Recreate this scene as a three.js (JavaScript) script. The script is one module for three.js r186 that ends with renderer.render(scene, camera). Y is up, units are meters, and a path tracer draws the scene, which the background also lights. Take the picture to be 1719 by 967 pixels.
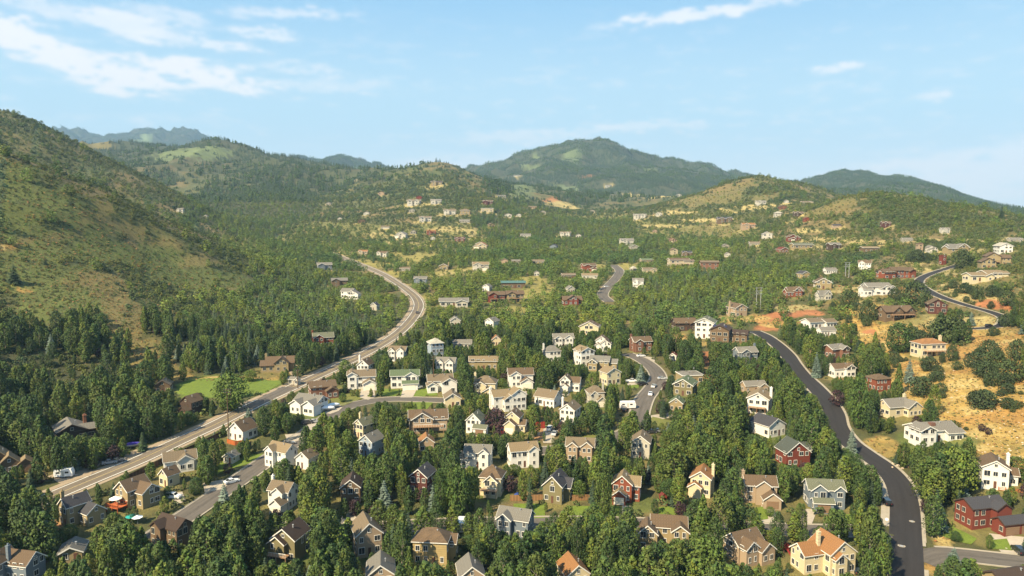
import * as THREE from 'three';
import { mergeGeometries } from 'three/addons/utils/BufferGeometryUtils.js';

// ------------------------------------------------------------------ camera, sky, sun, exposure
const scene = new THREE.Scene();
const CAM_H = 95, PITCH = 5.5 * Math.PI / 180, RISE = Math.tan(3 * Math.PI / 180), FPX = 1227, CX = 859.5, CY = 483.5;   // FPX: focal length in pixels of the 1719 x 967 photograph
const camera = new THREE.PerspectiveCamera(2 * Math.atan(CY / FPX) * 180 / Math.PI, 1719 / 967, 1, 30000);
camera.position.set(0, CAM_H, 0);
camera.rotation.x = -PITCH;
const renderer = new THREE.WebGLRenderer({ antialias: true });
renderer.toneMapping = THREE.LinearToneMapping;
renderer.toneMappingExposure = 2.3;
renderer.shadowMap.enabled = true;
renderer.setSize(1024, 576);

const SUN = new THREE.Vector3(-0.60, 0.76, 0.42).normalize();
const sun = new THREE.DirectionalLight(new THREE.Color().setRGB(1.0, 0.84, 0.57), 5);
sun.position.copy(SUN).multiplyScalar(3000); sun.target.position.set(0, 0, -500);
sun.castShadow = true; sun.shadow.mapSize.set(4096, 4096);
Object.assign(sun.shadow.camera, { left: -900, right: 900, top: 700, bottom: -700, near: 10, far: 8000 });
scene.add(sun, sun.target);
scene.fog = new THREE.FogExp2(new THREE.Color().setRGB(0.42, 0.70, 1.0), 0.000062);

// ------------------------------------------------------------------ noise
function rng(seed) { let a = seed >>> 0; return () => { a = (a + 0x6D2B79F5) >>> 0; let t = Math.imul(a ^ (a >>> 15), 1 | a); t = (t + Math.imul(t ^ (t >>> 7), 61 | t)) ^ t; return ((t ^ (t >>> 14)) >>> 0) / 4294967296; }; }
const hash2 = (x, y) => { let h = Math.imul(x, 374761393) ^ Math.imul(y, 668265263); h = Math.imul(h ^ (h >>> 13), 1274126177); return ((h ^ (h >>> 16)) >>> 0) / 4294967296; };
function vnoise(x, y) {                                    // smooth value noise, -1 .. 1
  const xi = Math.floor(x), yi = Math.floor(y), fx = x - xi, fy = y - yi;
  const sx = fx * fx * (3 - 2 * fx), sy = fy * fy * (3 - 2 * fy);
  const a = hash2(xi, yi), b = hash2(xi + 1, yi), c = hash2(xi, yi + 1), d = hash2(xi + 1, yi + 1);
  return (a + (b - a) * sx + (c - a) * sy + (a - b - c + d) * sx * sy) * 2 - 1;
}
function fbm(x, y, o = 4) { let s = 0, a = 0.5, n = 0; for (let i = 0; i < o; i++) { s += a * vnoise(x, y); n += a; a *= 0.5; const t = x * 1.62 + y * 1.18 + 17.3; y = y * 1.62 - x * 1.18 + 4.1; x = t; } return s / n; }
const clamp = THREE.MathUtils.clamp, lerp = THREE.MathUtils.lerp;
const sstep = (a, b, x) => { const t = clamp((x - a) / (b - a), 0, 1); return t * t * (3 - 2 * t); };

// ------------------------------------------------------------------ sky: air and cirrus, computed for every direction
{
  const W = 2048, H = 1024, data = new Float32Array(W * H * 4);
  // cloud banks: azimuth and elevation in degrees (azimuth 0 is where the camera looks, to the right positive), half lengths, tilt, strength
  const bank = [[-38.5, 10.8, 3.8, 1.05, -.20, 1.2], [-33.5, 9.1, 4.4, 1.2, -.32, 1.45], [-28.5, 7.2, 3.6, 1.1, -.15, 1.4], [-22.3, 7.6, 4.6, .85, -.12, 1.15], [-33, 11.2, 4, .55, -.25, .55], [-27.5, 10.6, 3.8, .8, -.12, .75],
    [-24.5, 11.4, 2.4, .5, -.08, .5], [-21.5, 9.8, 3.6, .38, -.03, .7], [-18.5, 10.7, 2.2, .4, -.08, .65], [-15.5, 8.4, 3.4, .5, -.05, .5], [-13.6, 7.4, 4.2, .45, 0, .35], [-16.5, 12.2, 4, .38, .03, .6], [-34, 12.4, 4, .45, -.1, .5],
    [12.5, 12.3, 5.4, .42, .07, .8], [16.5, 12.6, 4.6, .35, .05, .55], [23.2, 7.9, 1.7, .33, .02, .8], [1.5, 3.8, 5.5, .5, .03, .5], [8.6, 4.5, 3.2, .35, .05, .5], [13.4, 4.4, 1.6, .3, .05, .4], [32, .6, 8, 1.7, .06, 1.0], [36, 1.6, 8, 1.3, .08, .8], [-2, 1.8, 6.5, .8, .03, .4], [29.6, 5.7, 1.2, .25, 0, .45], [-24, 4.6, 5, .3, 0, .2]];
  const mix3 = (a, b, t) => [lerp(a[0], b[0], t), lerp(a[1], b[1], t), lerp(a[2], b[2], t)];
  const hor = [0.86, 0.92, 0.95], mid = [0.53, 0.76, 0.91], top = [0.25, 0.53, 0.83], zen = [0.10, 0.24, 0.52], sky0 = 0.485;
  for (let r = 0; r < H; r++) {
    const el = ((r + 0.5) / H - 0.5) * 180;
    let c = el < 8 ? mix3(hor, mid, sstep(0.5, 8, el)) : el < 19 ? mix3(mid, top, sstep(7, 20, el)) : mix3(top, zen, sstep(17, 70, el));
    if (el < 0) c = hor;
    for (let i = 0; i < W; i++) {
      const dir = ((i + 0.5) / W - 0.5) * 2 * Math.PI, ax = Math.cos(dir), az = Math.sin(dir);   // three: u = atan2(z, x) / 2pi + 0.5
      const azm = Math.atan2(ax, -az) * 180 / Math.PI;
      let cl = 0;
      if (el > -2) {
        const w1 = fbm(azm * .35 + 3, el * 1.3 + 11, 4) * 1.1, w2 = fbm(azm * .9 + el * .5 + 40, el * 3.0, 4);
        const n = fbm(azm * 0.55 + el * 0.55, el * 2.6 - azm * 0.10, 5), fine = fbm(azm * 1.7 + el * .8 + 9, el * 8, 4);
        if (Math.abs(azm) < 48 && el < 17) {
          for (const [a, e, la, le, tilt, s] of bank) {
            const dx = azm - a + w1 * 1.2, dy = el - e - 2.3 - tilt * dx + w2 * .5, q = (dx / la) ** 2 + (dy / le) ** 2;
            if (q < 4) cl = Math.max(cl, s * sstep(0.08, 0.72, Math.exp(-q * 1.1) * (1.0 + n * 1.1 + fine * .7)));
          }
          cl += 0.30 * sstep(.05, .75, n + fine * .4) * sstep(17, 9, el);
        } else if (el > 0) {
          const k = 60 / (el + 9), px = azm * .10 * (90 - el) / 60, n2 = fbm(px * k * .25 + 7, k * 2.2 + el * .12, 5);
          cl = 0.8 * sstep(.12, .62, n2 + fine * .25) * sstep(0, 5, el);
        }
      }
      cl = clamp(cl, 0, 1);
      const sunny = 1 + 0.35 * Math.pow(Math.max(0, Math.cos(el * Math.PI / 180) * (ax * SUN.x + az * SUN.z) + Math.sin(el * Math.PI / 180) * SUN.y), 6);
      const o = (r * W + i) * 4, cc = [0.95, 0.945, 0.96];
      for (let k = 0; k < 3; k++) data[o + k] = lerp(c[k] * (el > 0 ? sunny : 1), cc[k], cl) * sky0;
      data[o + 3] = 1;
    }
  }
  const t = new THREE.DataTexture(data, W, H, THREE.RGBAFormat, THREE.FloatType);
  t.mapping = THREE.EquirectangularReflectionMapping; t.magFilter = t.minFilter = THREE.LinearFilter; t.needsUpdate = true;
  scene.background = t; scene.environment = t;
}

// ------------------------------------------------------------------ photograph pixel -> direction -> place
const SP = Math.sin(PITCH), CP_ = Math.cos(PITCH);
function slope(px, py) { const uy = (CY - py) / FPX, k = CP_ + uy * SP; return [(px - CX) / FPX / k, (-SP + uy * CP_) / k]; }   // per metre forward: sideways, up
function toPixel(x, h, d) { const y = h - CAM_H, f = d * CP_ - y * SP, u = d * SP + y * CP_; return [CX + FPX * x / f, CY - FPX * u / f, f]; }

// ------------------------------------------------------------------ terrain heights: valley floor and hills through surveyed points, then gullies
const survey = [];
const sv = (...rows) => { for (const [px, py, D] of rows) { const [a, b] = slope(px, py); survey.push([a * D, D, CAM_H + b * D]); } };
const spot = (px, D, h) => { const [a] = slope(px, 483); survey.push([a * D, D, h + RISE * D]); };
// valley floor
for (const x of [-130, -60, 0, 60, 130]) for (const d of [-60, 60, 170]) survey.push([x, d, RISE * d]);
for (const [d, a, b] of [[250, -150, 140], [330, -150, 120], [420, -140, 110], [520, -120, 110], [640, -110, 100], [800, -120, 90], [1000, -150, 60]]) for (const k of [0, .33, .66, 1]) survey.push([lerp(a, b, k), d, (d > 900 ? 3 : 0) + RISE * d]);
for (const [x, d, h] of [[-260, 170, 4], [-210, 250, 4], [260, 150, 6], [-420, 200, 50], [420, 200, 40]]) survey.push([x, d, h + RISE * d]);
// near hill on the left
sv([0, 258, 560], [100, 292, 590], [200, 330, 620], [300, 375, 660], [350, 396, 690], [425, 441, 690], [490, 490, 640]);
sv([0, 400, 470], [100, 420, 490], [200, 450, 510], [300, 480, 540], [400, 520, 500], [0, 520, 400], [100, 540, 400], [200, 560, 400], [300, 580, 395], [400, 560, 430], [0, 620, 345], [100, 630, 350], [200, 640, 348]);
spot(0, 760, 60); spot(100, 780, 42); spot(200, 800, 24); spot(300, 830, 12); spot(390, 850, 4); spot(-500, 560, 150); spot(-500, 380, 75); spot(-900, 500, 160);
// second hill behind it
sv([0, 185, 1200], [60, 205, 1200], [150, 250, 1200], [230, 290, 1200], [300, 328, 1180], [380, 372, 1150], [430, 397, 1100], [50, 240, 1050], [150, 300, 1030], [250, 345, 1000], [350, 392, 950]);
spot(0, 1700, 120); spot(200, 1600, 60); spot(-600, 1200, 260); spot(-600, 1900, 200);
// third, wooded mountain
sv([180, 250, 2450], [240, 243, 2500], [300, 235, 2600], [370, 230, 2700], [430, 247, 2700], [500, 270, 2600], [560, 283, 2500], [640, 291, 2400], [300, 290, 2000], [400, 300, 1900], [450, 340, 1600], [520, 338, 1600], [400, 370, 1400], [480, 375, 1300], [540, 352, 1500]);
spot(300, 3700, 120); spot(450, 3600, 60); spot(100, 2600, 220); spot(50, 3600, 160);
// blue mountains far behind
sv([60, 225, 8800], [100, 212, 9000], [130, 212, 9000], [175, 240, 9000], [215, 221, 9000], [270, 219, 9000], [320, 216, 9000], [350, 232, 9000], [385, 250, 9000], [420, 268, 9000], [470, 285, 8500], [500, 263, 6000], [560, 263, 6000], [600, 269, 6000], [650, 285, 5600]);
spot(200, 6000, 150);  spot(540, 4500, 60); spot(200, 11500, 200); spot(-800, 9000, 500);
// knob with houses in the middle
sv([560, 318, 1900], [620, 288, 1900], [680, 272, 1900], [735, 263, 1900], [770, 270, 1950], [800, 290, 2000], [600, 340, 1600], [700, 320, 1600], [740, 340, 1450], [780, 350, 1350], [650, 380, 1200], [750, 400, 1100], [850, 380, 1200], [560, 370, 1300]);
spot(735, 2600, 60); spot(620, 2900, 70);
// the peak
sv([790, 290, 4300], [820, 280, 4300], [860, 264, 4400], [900, 252, 4500], [960, 240, 4500], [1000, 231, 4500], [1050, 250, 4500], [1100, 266, 4400], [1150, 276, 4400], [1180, 271, 4400], [1240, 297, 4300], [1290, 310, 4200]);
sv([900, 290, 3600], [1000, 290, 3500], [1100, 300, 3300], [900, 320, 2600], [1000, 320, 2500], [850, 310, 2600], [1100, 330, 2300], [950, 350, 1800], [1050, 370, 1500], [950, 400, 1150], [1050, 400, 1150], [1150, 400, 1100], [865, 345, 1500]);
sv([1200, 292, 5300], [1240, 303, 5300], [1290, 316, 5200], [1340, 316, 5000], [1240, 306, 3500], [1300, 316, 3500], [830, 282, 5300], [900, 268, 5500], [1100, 280, 5500]); spot(1000, 6500, 120); spot(700, 6500, 60); spot(1300, 6500, 60); spot(900, 11500, 100); 
// hill right of the middle, long spur on the right, far ridge behind it
sv([1100, 345, 1500], [1180, 318, 1500], [1230, 300, 1500], [1265, 294, 1500], [1310, 302, 1520], [1350, 310, 1600], [1380, 319, 1600], [1200, 360, 1250], [1280, 350, 1200], [1250, 400, 1000], [1150, 430, 850], [1350, 350, 1150]);
sv([1400, 336, 1000], [1440, 326, 1000], [1480, 325, 980], [1550, 334, 950], [1620, 349, 900], [1719, 371, 850], [1800, 392, 830], [1450, 380, 850], [1550, 400, 750], [1650, 420, 650], [1400, 420, 750], [1350, 450, 650], [1300, 480, 560]);
sv([1470, 490, 500], [1540, 475, 540], [1590, 455, 600], [1660, 450, 560], [1700, 440, 540], [1680, 530, 420], [1600, 510, 450], [1540, 530, 430], [1450, 540, 440], [1719, 600, 330], [1650, 620, 320], [1560, 590, 370], [1650, 700, 272], [1719, 700, 265], [1500, 640, 330], [1400, 560, 430], [1719, 500, 430]);
sv([1330, 307, 4000], [1380, 297, 4000], [1420, 289, 4000], [1480, 292, 4000], [1540, 305, 3900], [1600, 322, 3000], [1660, 342, 2400], [1719, 363, 1800]);
spot(1450, 1500, 30); spot(1600, 1350, 5); spot(1719, 3000, -110); spot(1719, 6000, -340); spot(1719, 12000, -720); spot(1600, 6000, -110); spot(1600, 12000, -300); spot(1500, 6000, -10); spot(1500, 12000, -120); spot(2100, 3000, -230); spot(2100, 12000, -1000); spot(1340, 12000, 0); spot(1300, 2300, 40); spot(1700, 1250, 0); spot(1500, 2300, 20); spot(2200, 300, 30); spot(2300, 800, 40); spot(1900, 1500, -5); spot(1450, 6000, 60);

const K0 = 150, UMAX = 1.05, NU = 760, toV = (d) => Math.log(d + K0);
const rows = [];
for (const [a, b, n] of [[-90, 130, 22], [130, 700, 250], [700, 2500, 175], [2500, 12000, 120]]) for (let i = 0; i < n; i++) rows.push(lerp(toV(a), toV(b), i / n));
rows.push(toV(12000));
const NV = rows.length;
const segs = [[0, 22], [22, 250], [272, 175], [447, 120]].map(([o, n]) => [rows[o], rows[o + n], o, n]);
function rowOf(v) { for (const [a, b, o, n] of segs) if (v <= b || o === 447) return clamp(o + (v - a) / (b - a) * n, 0, NV - 1.001); }
const HT = new Float32Array(NU * NV);
{
  const SV = 0.85, n = survey.length, m = n + 3, pts = survey.map(([x, d, h]) => [x / (d + K0), toV(d) * SV, h / (d + K0)]);
  const phi = (r2) => Math.sqrt(r2 + 0.0016), A = [];
  for (let i = 0; i < m; i++) A.push(new Float64Array(m + 1));
  for (let i = 0; i < n; i++) {
    for (let j = 0; j < n; j++) A[i][j] = phi((pts[i][0] - pts[j][0]) ** 2 + (pts[i][1] - pts[j][1]) ** 2);
    A[i][i] -= 0.002;
    A[i][n] = A[n][i] = 1; A[i][n + 1] = A[n + 1][i] = pts[i][0]; A[i][n + 2] = A[n + 2][i] = pts[i][1]; A[i][m] = pts[i][2];
  }
  for (let i = 0; i < m; i++) {
    let p = i; for (let r = i + 1; r < m; r++) if (Math.abs(A[r][i]) > Math.abs(A[p][i])) p = r;
    [A[i], A[p]] = [A[p], A[i]];
    for (let r = i + 1; r < m; r++) { const f = A[r][i] / A[i][i]; if (f) for (let c = i; c <= m; c++) A[r][c] -= f * A[i][c]; }
  }
  const w = new Float64Array(m);
  for (let i = m - 1; i >= 0; i--) { let s = A[i][m]; for (let c = i + 1; c < m; c++) s -= A[i][c] * w[c]; w[i] = s / A[i][i]; }
  const pu = Float64Array.from(pts, (p) => p[0]), pv = Float64Array.from(pts, (p) => p[1]);
  for (let j = 0; j < NV; j++) {
    const v = rows[j] * SV, d = Math.exp(rows[j]) - K0;
    for (let i = 0; i < NU; i++) {
      const u = (i / (NU - 1) * 2 - 1) * UMAX;
      let s = w[n] + w[n + 1] * u + w[n + 2] * v;
      for (let k = 0; k < n; k++) { const a = u - pu[k], b = v - pv[k]; s += w[k] * Math.sqrt(a * a + b * b + 0.0016); }
      let h = s * (d + K0); const x = u * (d + K0);
      const hill = sstep(6, 55, h - RISE * d), far = sstep(900, 2600, d);
      if (hill > 0) {
        const r1 = 1 - Math.abs(fbm(x / 95 + 31, d / 95, 3)) * 2, r2 = 1 - Math.abs(fbm(x / 420 + 5, d / 420 + 8, 4)) * 2;
        h += hill * ((r1 - .75) * 5 + far * (r2 - .78) * 0.018 * d);
      }
      HT[j * NU + i] = h;
    }
  }
}
function ground(x, d) {
  const a = clamp((x / (d + K0) / UMAX + 1) / 2 * (NU - 1), 0, NU - 1.001), b = rowOf(toV(Math.max(d, -85)));
  const i = Math.floor(a), j = Math.floor(b), s = a - i, t = b - j, o = j * NU + i;
  return lerp(lerp(HT[o], HT[o + 1], s), lerp(HT[o + NU], HT[o + NU + 1], s), t);
}
function hit(px, py) {                                     // where the sight line through a photograph pixel meets the ground: {x, d, h}
  const [a, b] = slope(px, py);
  let d0 = 100, d1 = 100;
  while (d1 < 11800) { d1 = d0 * 1.006 + .3; if (CAM_H + b * d1 < ground(a * d1, d1)) break; d0 = d1; }
  for (let k = 0; k < 18; k++) { const m = (d0 + d1) / 2; if (CAM_H + b * m < ground(a * m, m)) d1 = m; else d0 = m; }
  return { x: a * d1, d: d1, h: ground(a * d1, d1) };
}

// ------------------------------------------------------------------ helpers for naming things
const taken = new Map();
function numbered(n) { const k = taken.get(n) ?? 0; taken.set(n, k + 1); return k ? n + '_' + String(k).padStart(3, '0') : n; }
function mesh(name, geo, mat, parent) { const m = new THREE.Mesh(geo, mat); m.castShadow = m.receiveShadow = true; m.name = parent ? name : numbered(name); (parent ?? scene).add(m); return m; }
function struct(name, geo, mat) { const m = mesh(name, geo, mat); m.userData = { kind: 'structure' }; return m; }
function thing(name, label, category, group) { const g = new THREE.Group(); g.name = numbered(name); g.userData = { label, category }; if (group) g.userData.group = group; scene.add(g); return g; }
const rgb = (r, g, b) => new THREE.Color().setRGB(r, g, b);
const hex = (h) => new THREE.Color(h);
const std = (color, roughness = .85, extra = {}) => new THREE.MeshStandardMaterial({ color, roughness, ...extra });
function noiseTex(S, fn, srgb) {                          // a square texture that repeats, from fn(u, v) -> [r, g, b] (0 .. 1)
  const d = new Uint8Array(S * S * 4);
  for (let y = 0; y < S; y++) for (let x = 0; x < S; x++) { const c = fn(x / S, y / S), o = (y * S + x) * 4; for (let k = 0; k < 3; k++) d[o + k] = clamp(Math.round(c[k] * 255), 0, 255); d[o + 3] = 255; }
  const t = new THREE.DataTexture(d, S, S); t.wrapS = t.wrapT = THREE.RepeatWrapping; t.magFilter = THREE.LinearFilter; t.minFilter = THREE.LinearMipmapLinearFilter; t.needsUpdate = true; if (srgb) t.colorSpace = THREE.SRGBColorSpace; return t;
}
// noise that tiles over 0 .. 1 with n cells a side
function tnoise(u, v, n, seed) {
  const x = u * n, y = v * n, xi = Math.floor(x), yi = Math.floor(y), fx = x - xi, fy = y - yi, sx = fx * fx * (3 - 2 * fx), sy = fy * fy * (3 - 2 * fy), w = (k) => ((k % n) + n) % n;
  const h = (i, j) => hash2(w(i) + seed * 131, w(j) + seed * 57);
  const a = h(xi, yi), b = h(xi + 1, yi), c = h(xi, yi + 1), d = h(xi + 1, yi + 1);
  return a + (b - a) * sx + (c - a) * sy + (a - b - c + d) * sx * sy;
}

// ------------------------------------------------------------------ roads: courses surveyed on the photograph, then laid level into the ground
const roads = [];
function course(name, px, width, opt = {}) {
  const pts = px.map(([x, y]) => { const q = hit(x, y); return new THREE.Vector3(q.x, q.h, -q.d); });
  const curve = new THREE.CatmullRomCurve3(pts, false, 'centripetal'), n = Math.max(8, Math.ceil(curve.getLength() / 2.2)), p = curve.getSpacedPoints(n);
  for (let pass = 0; pass < 6; pass++) for (let i = 1; i < n; i++) p[i].y = (p[i - 1].y + p[i].y * 2 + p[i + 1].y) / 4;
  roads.push({ name, p, width, ...opt });
}
course('main_road', [[-60, 893], [20, 862], [100, 828], [160, 803], [230, 774], [300, 741], [365, 711], [420, 683], [480, 655], [540, 628], [600, 600], [640, 578], [672, 556], [695, 531], [703, 513], [698, 500], [685, 488], [665, 474], [640, 459], [610, 446], [575, 432], [555, 424]], 8.8, { kind: 'main' });
course('black_road', [[1521, 1010], [1521, 967], [1520, 900], [1517, 840], [1505, 808], [1482, 783], [1452, 762], [1425, 742], [1406, 717], [1400, 693], [1386, 670], [1366, 648], [1345, 628], [1331, 610], [1321, 595], [1302, 577], [1282, 563], [1266, 556]], 7.9, { kind: 'black' });
course('hill_road', [[1612, 444], [1592, 450], [1562, 460], [1544, 470], [1551, 484], [1586, 501], [1630, 515], [1663, 524], [1686, 534], [1682, 546], [1655, 551], [1600, 552], [1560, 550]], 6.2, { kind: 'black' });
course('street', [[255, 905], [285, 885], [340, 848], [400, 807], [450, 772], [490, 745], [528, 719], [556, 698], [580, 684], [620, 674], [662, 670], [712, 671], [760, 673]], 7.4, { kind: 'street' });
course('lower_street', [[560, 893], [640, 886], [712, 882], [790, 879], [870, 878], [960, 877], [1060, 879], [1160, 883], [1260, 887], [1340, 890], [1420, 892], [1488, 893]], 7.2, { kind: 'street' });
course('middle_street', [[1052, 594], [1075, 603], [1096, 618], [1105, 634], [1097, 650], [1083, 668], [1075, 688], [1068, 712], [1050, 728], [1010, 742], [960, 752], [900, 758]], 7.6, { kind: 'street' });
course('side_street', [[1546, 942], [1580, 930], [1620, 933], [1665, 938], [1719, 944], [1800, 952]], 7.4, { kind: 'street' });
course('back_street', [[1030, 445], [1040, 455], [1034, 467], [1018, 484], [1012, 497], [1024, 507]], 8.5, { kind: 'street' });
course('park_drive', [[424, 686], [448, 668], [470, 658], [484, 650]], 6, { kind: 'street' });
const lane = (d0, d1, u) => d0 + (d1 - d0) * u;
const onRoad = (x, d, m = 0, skip) => { for (const r of roads) { if (r === skip) continue; if (x < r.box[0] - m || x > r.box[1] + m || d < r.box[2] - m || d > r.box[3] + m) continue; const q = (r.width / 2 + m) ** 2; for (const p of r.p) if ((p.x - x) ** 2 + (p.z + d) ** 2 < q) return r; } return null; };
for (const r of roads) {
  r.box = [1e9, -1e9, 1e9, -1e9];
  for (const p of r.p) { r.box[0] = Math.min(r.box[0], p.x - 6); r.box[1] = Math.max(r.box[1], p.x + 6); r.box[2] = Math.min(r.box[2], -p.z - 6); r.box[3] = Math.max(r.box[3], -p.z + 6); }
}
{                                                           // level the ground under and beside each road
  const near = new Map();
  for (const r of roads) for (const p of r.p) {
    const d = -p.z, R = r.width / 2 + 9, j0 = Math.floor(rowOf(toV(d - R))), j1 = Math.ceil(rowOf(toV(d + R)));
    for (let j = j0; j <= j1; j++) {
      const dd = Math.exp(rows[j]) - K0, i0 = Math.max(0, Math.floor(((p.x - R) / (dd + K0) / UMAX + 1) / 2 * (NU - 1))), i1 = Math.min(NU - 1, Math.ceil(((p.x + R) / (dd + K0) / UMAX + 1) / 2 * (NU - 1)));
      for (let i = i0; i <= i1; i++) {
        const x = (i / (NU - 1) * 2 - 1) * UMAX * (dd + K0), q = Math.hypot(x - p.x, dd - d) - r.width / 2;
        if (q > 9) continue;
        const k = j * NU + i, o = near.get(k); if (!o || q < o[0]) near.set(k, [q, p.y]);
      }
    }
  }
  for (const [k, [q, y]] of near) HT[k] = lerp(y - .03, HT[k], sstep(2, 9, q));
}
const texAsphalt = noiseTex(512, (u, v) => { const a = tnoise(u, v, 6, 1), b = tnoise(u, v, 24, 2), c = tnoise(u, v, 128, 3), e = tnoise(u, v, 256, 4), crack = Math.abs(tnoise(u, v, 9, 7) - .5) < .012 ? .8 : 1, t = (.72 + .2 * a + .1 * b + .14 * (c - .5) + .1 * (e - .5)) * crack; return [t, t, t * .99]; });
const texRoad = noiseTex(512, (u, v) => {                    // worn wheel paths, sealed cracks, patches
  const wheel = [.17, .36, .64, .83].reduce((m, c) => Math.max(m, 1 - Math.abs(u - c + (tnoise(u, v, 5, 31) - .5) * .05) / .075), 0), patch_ = hash2(Math.floor(u * 2), Math.floor(v * 9)) > .82 ? -.13 : 0;
  const cr = Math.min(Math.abs(tnoise(u, v, 5, 33) - .5), Math.abs(tnoise(u, v, 9, 34) - .5)) < .010 ? -.22 : 0, joint = Math.abs(u - .5) < .006 ? -.15 : 0, e = Math.min(u, 1 - u) < .04 ? .1 : 0;
  const t = .74 + .1 * Math.max(0, wheel) + patch_ + cr + joint + e + .2 * (tnoise(u, v, 6, 35) - .5) + .14 * (tnoise(u, v, 40, 36) - .5) + .12 * (tnoise(u, v, 160, 37) - .5); return [t, t * .99, t * .97];
});
const mBlack = std(rgb(.024, .021, .021), .9, { map: texRoad }), mStreet = std(rgb(.125, .108, .09), .95, { map: texRoad }), mMain = std(rgb(.18, .145, .105), .95, { map: texRoad });
const texConc = noiseTex(256, (u, v) => { const t = .78 + .16 * tnoise(u, v, 8, 5) + .1 * (tnoise(u, v, 64, 6) - .5); return [t, t * .99, t * .97]; });
const mConcrete = std(rgb(.36, .32, .25), .9, { map: texConc }), mDrive = std(rgb(.40, .35, .28), .9, { map: texConc }), mGravel = std(rgb(.32, .25, .17), 1, { map: texConc });
const mPaint = std(rgb(.72, .7, .62), .7), mYellow = std(rgb(.42, .32, .14), .8);
// a strip along a course between two side offsets, its top at lift above the course, with thickness
function strip(r, o0, o1, lift, mat, name, { road, thick = .3, from = 0, to = 1, skipIn, dash } = {}) {
  const pos = [], uv = [], idx = []; let run = 0, s = 0, open = false, len = 0;
  const a = Math.floor(from * (r.p.length - 1)), b = Math.ceil(to * (r.p.length - 1));
  for (let i = a; i <= b; i++) {
    const p = r.p[i], q = r.p[Math.min(i + 1, r.p.length - 1)], m = r.p[Math.max(i - 1, 0)], tx = q.x - m.x, tz = q.z - m.z, l = Math.hypot(tx, tz) || 1, nx = -tz / l, nz = tx / l;
    if (i > a) s += p.distanceTo(r.p[i - 1]);
    const mid = (o0 + o1) / 2, cx = p.x + nx * mid, cz = p.z + nz * mid;
    if (skipIn && onRoad(cx, -cz, .2, r)) { open = false; continue; }
    const y = p.y + lift, B = pos.length / 3;
    for (const [o, h] of [[o0, y - thick], [o0, y], [o1, y], [o1, y - thick]]) { pos.push(p.x + nx * o, h, p.z + nz * o); uv.push(road ? (o - o0) / (o1 - o0) : o / 6, s / (road ? 40 : 6)); }
    if (open) for (const k of [0, 1, 2]) { const A = B - 4 + k, C = B + k; idx.push(A, A + 1, C, A + 1, C + 1, C); }
    open = true; len++;
  }
  if (len < 2) return null;
  const g = new THREE.BufferGeometry(); g.setAttribute('position', new THREE.Float32BufferAttribute(pos, 3)); g.setAttribute('uv', new THREE.Float32BufferAttribute(uv, 2)); g.setIndex(idx);
  const g2 = g.toNonIndexed(); g2.computeVertexNormals();
  return name ? struct(name, g2, mat) : g2;
}
roads.forEach((r, k) => {
  const w = r.width / 2, up = .07 + k * .006;
  const mat = r.kind === 'black' ? mBlack : r.kind === 'main' ? mMain : mStreet;
  strip(r, -w, w, up, mat, r.name, { road: true });
  const joined = (list, name, m) => { const g = list.filter(Boolean); if (g.length) struct(name, mergeGeometries(g), m); };
  if (r.kind === 'main') {
    joined([strip(r, -w + .7, -w + 1.0, up + .012, mPaint, null, { thick: .01 }), strip(r, w - 1.0, w - .7, up + .012, mPaint, null, { thick: .01 })], 'road_edge_line', mPaint);
    joined([strip(r, -.26, -.1, up + .012, mYellow, null, { thick: .01 }), strip(r, .1, .26, up + .012, mYellow, null, { thick: .01 })], 'road_centre_line', mYellow);
    joined([strip(r, -w - 2.4, -w, up - .03, mGravel, null, { skipIn: true }), strip(r, w, w + 1.6, up - .03, mGravel, null, { skipIn: true })], 'road_shoulder', mGravel);
  } else {
    const kw = r.kind === 'black' ? .75 : .45;
    joined([strip(r, -w - kw, -w, up + .03, mConcrete, null, { skipIn: true }), strip(r, w, w + kw, up + .03, mConcrete, null, { skipIn: true }),
      strip(r, -w - kw - .2, -w - kw, up + .12, mConcrete, null, { skipIn: true, thick: .4 }), strip(r, w + kw, w + kw + .2, up + .12, mConcrete, null, { skipIn: true, thick: .4 })], 'kerb', mConcrete);
    if (r.name === 'black_road') joined([strip(r, -w - kw - 1.5, -w - kw - .2, up + .09, mConcrete, null, { skipIn: true, to: .4 })], 'pavement', mConcrete);
  }
});

// ------------------------------------------------------------------ what covers the ground: patches seen on the photograph
const patches = [];                                        // [centre x, d, axis a, axis b, kind, strength]
function patch(kind, strength, ...list) {
  for (const [px, py, rx, ry] of list) {
    const c = hit(px, py), a = hit(px + rx, py), b0 = hit(px, py - ry), b1 = hit(px, py + ry);
    let ax = a.x - c.x, ad = a.d - c.d; const up = Math.hypot(b0.x - c.x, b0.d - c.d), dn = Math.hypot(b1.x - c.x, b1.d - c.d), b = up < dn * 2 ? b0 : { x: c.x + (c.x - b1.x) * 1.3, d: c.d + (c.d - b1.d) * 1.3 };
    let bx = b.x - c.x, bd = b.d - c.d;
    if (Math.abs(ad) > Math.abs(ax) * 3) ad = Math.sign(ad) * Math.abs(ax) * 3;
    { const l = Math.hypot(bx, bd), m = Math.max(4, Math.min(.22 * c.d, Math.hypot(ax, ad) * 5)); if (l > m) { bx *= m / l; bd *= m / l; } }
    const det = ax * bd - bx * ad; if (Math.abs(det) < 1e-6) continue;
    patches.push({ x: c.x, d: c.d, ax, ad, bx, bd, det, kind, s: strength, R: Math.hypot(ax, ad) * 1.4 + Math.hypot(bx, bd) * 1.4 });
  }
}
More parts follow.
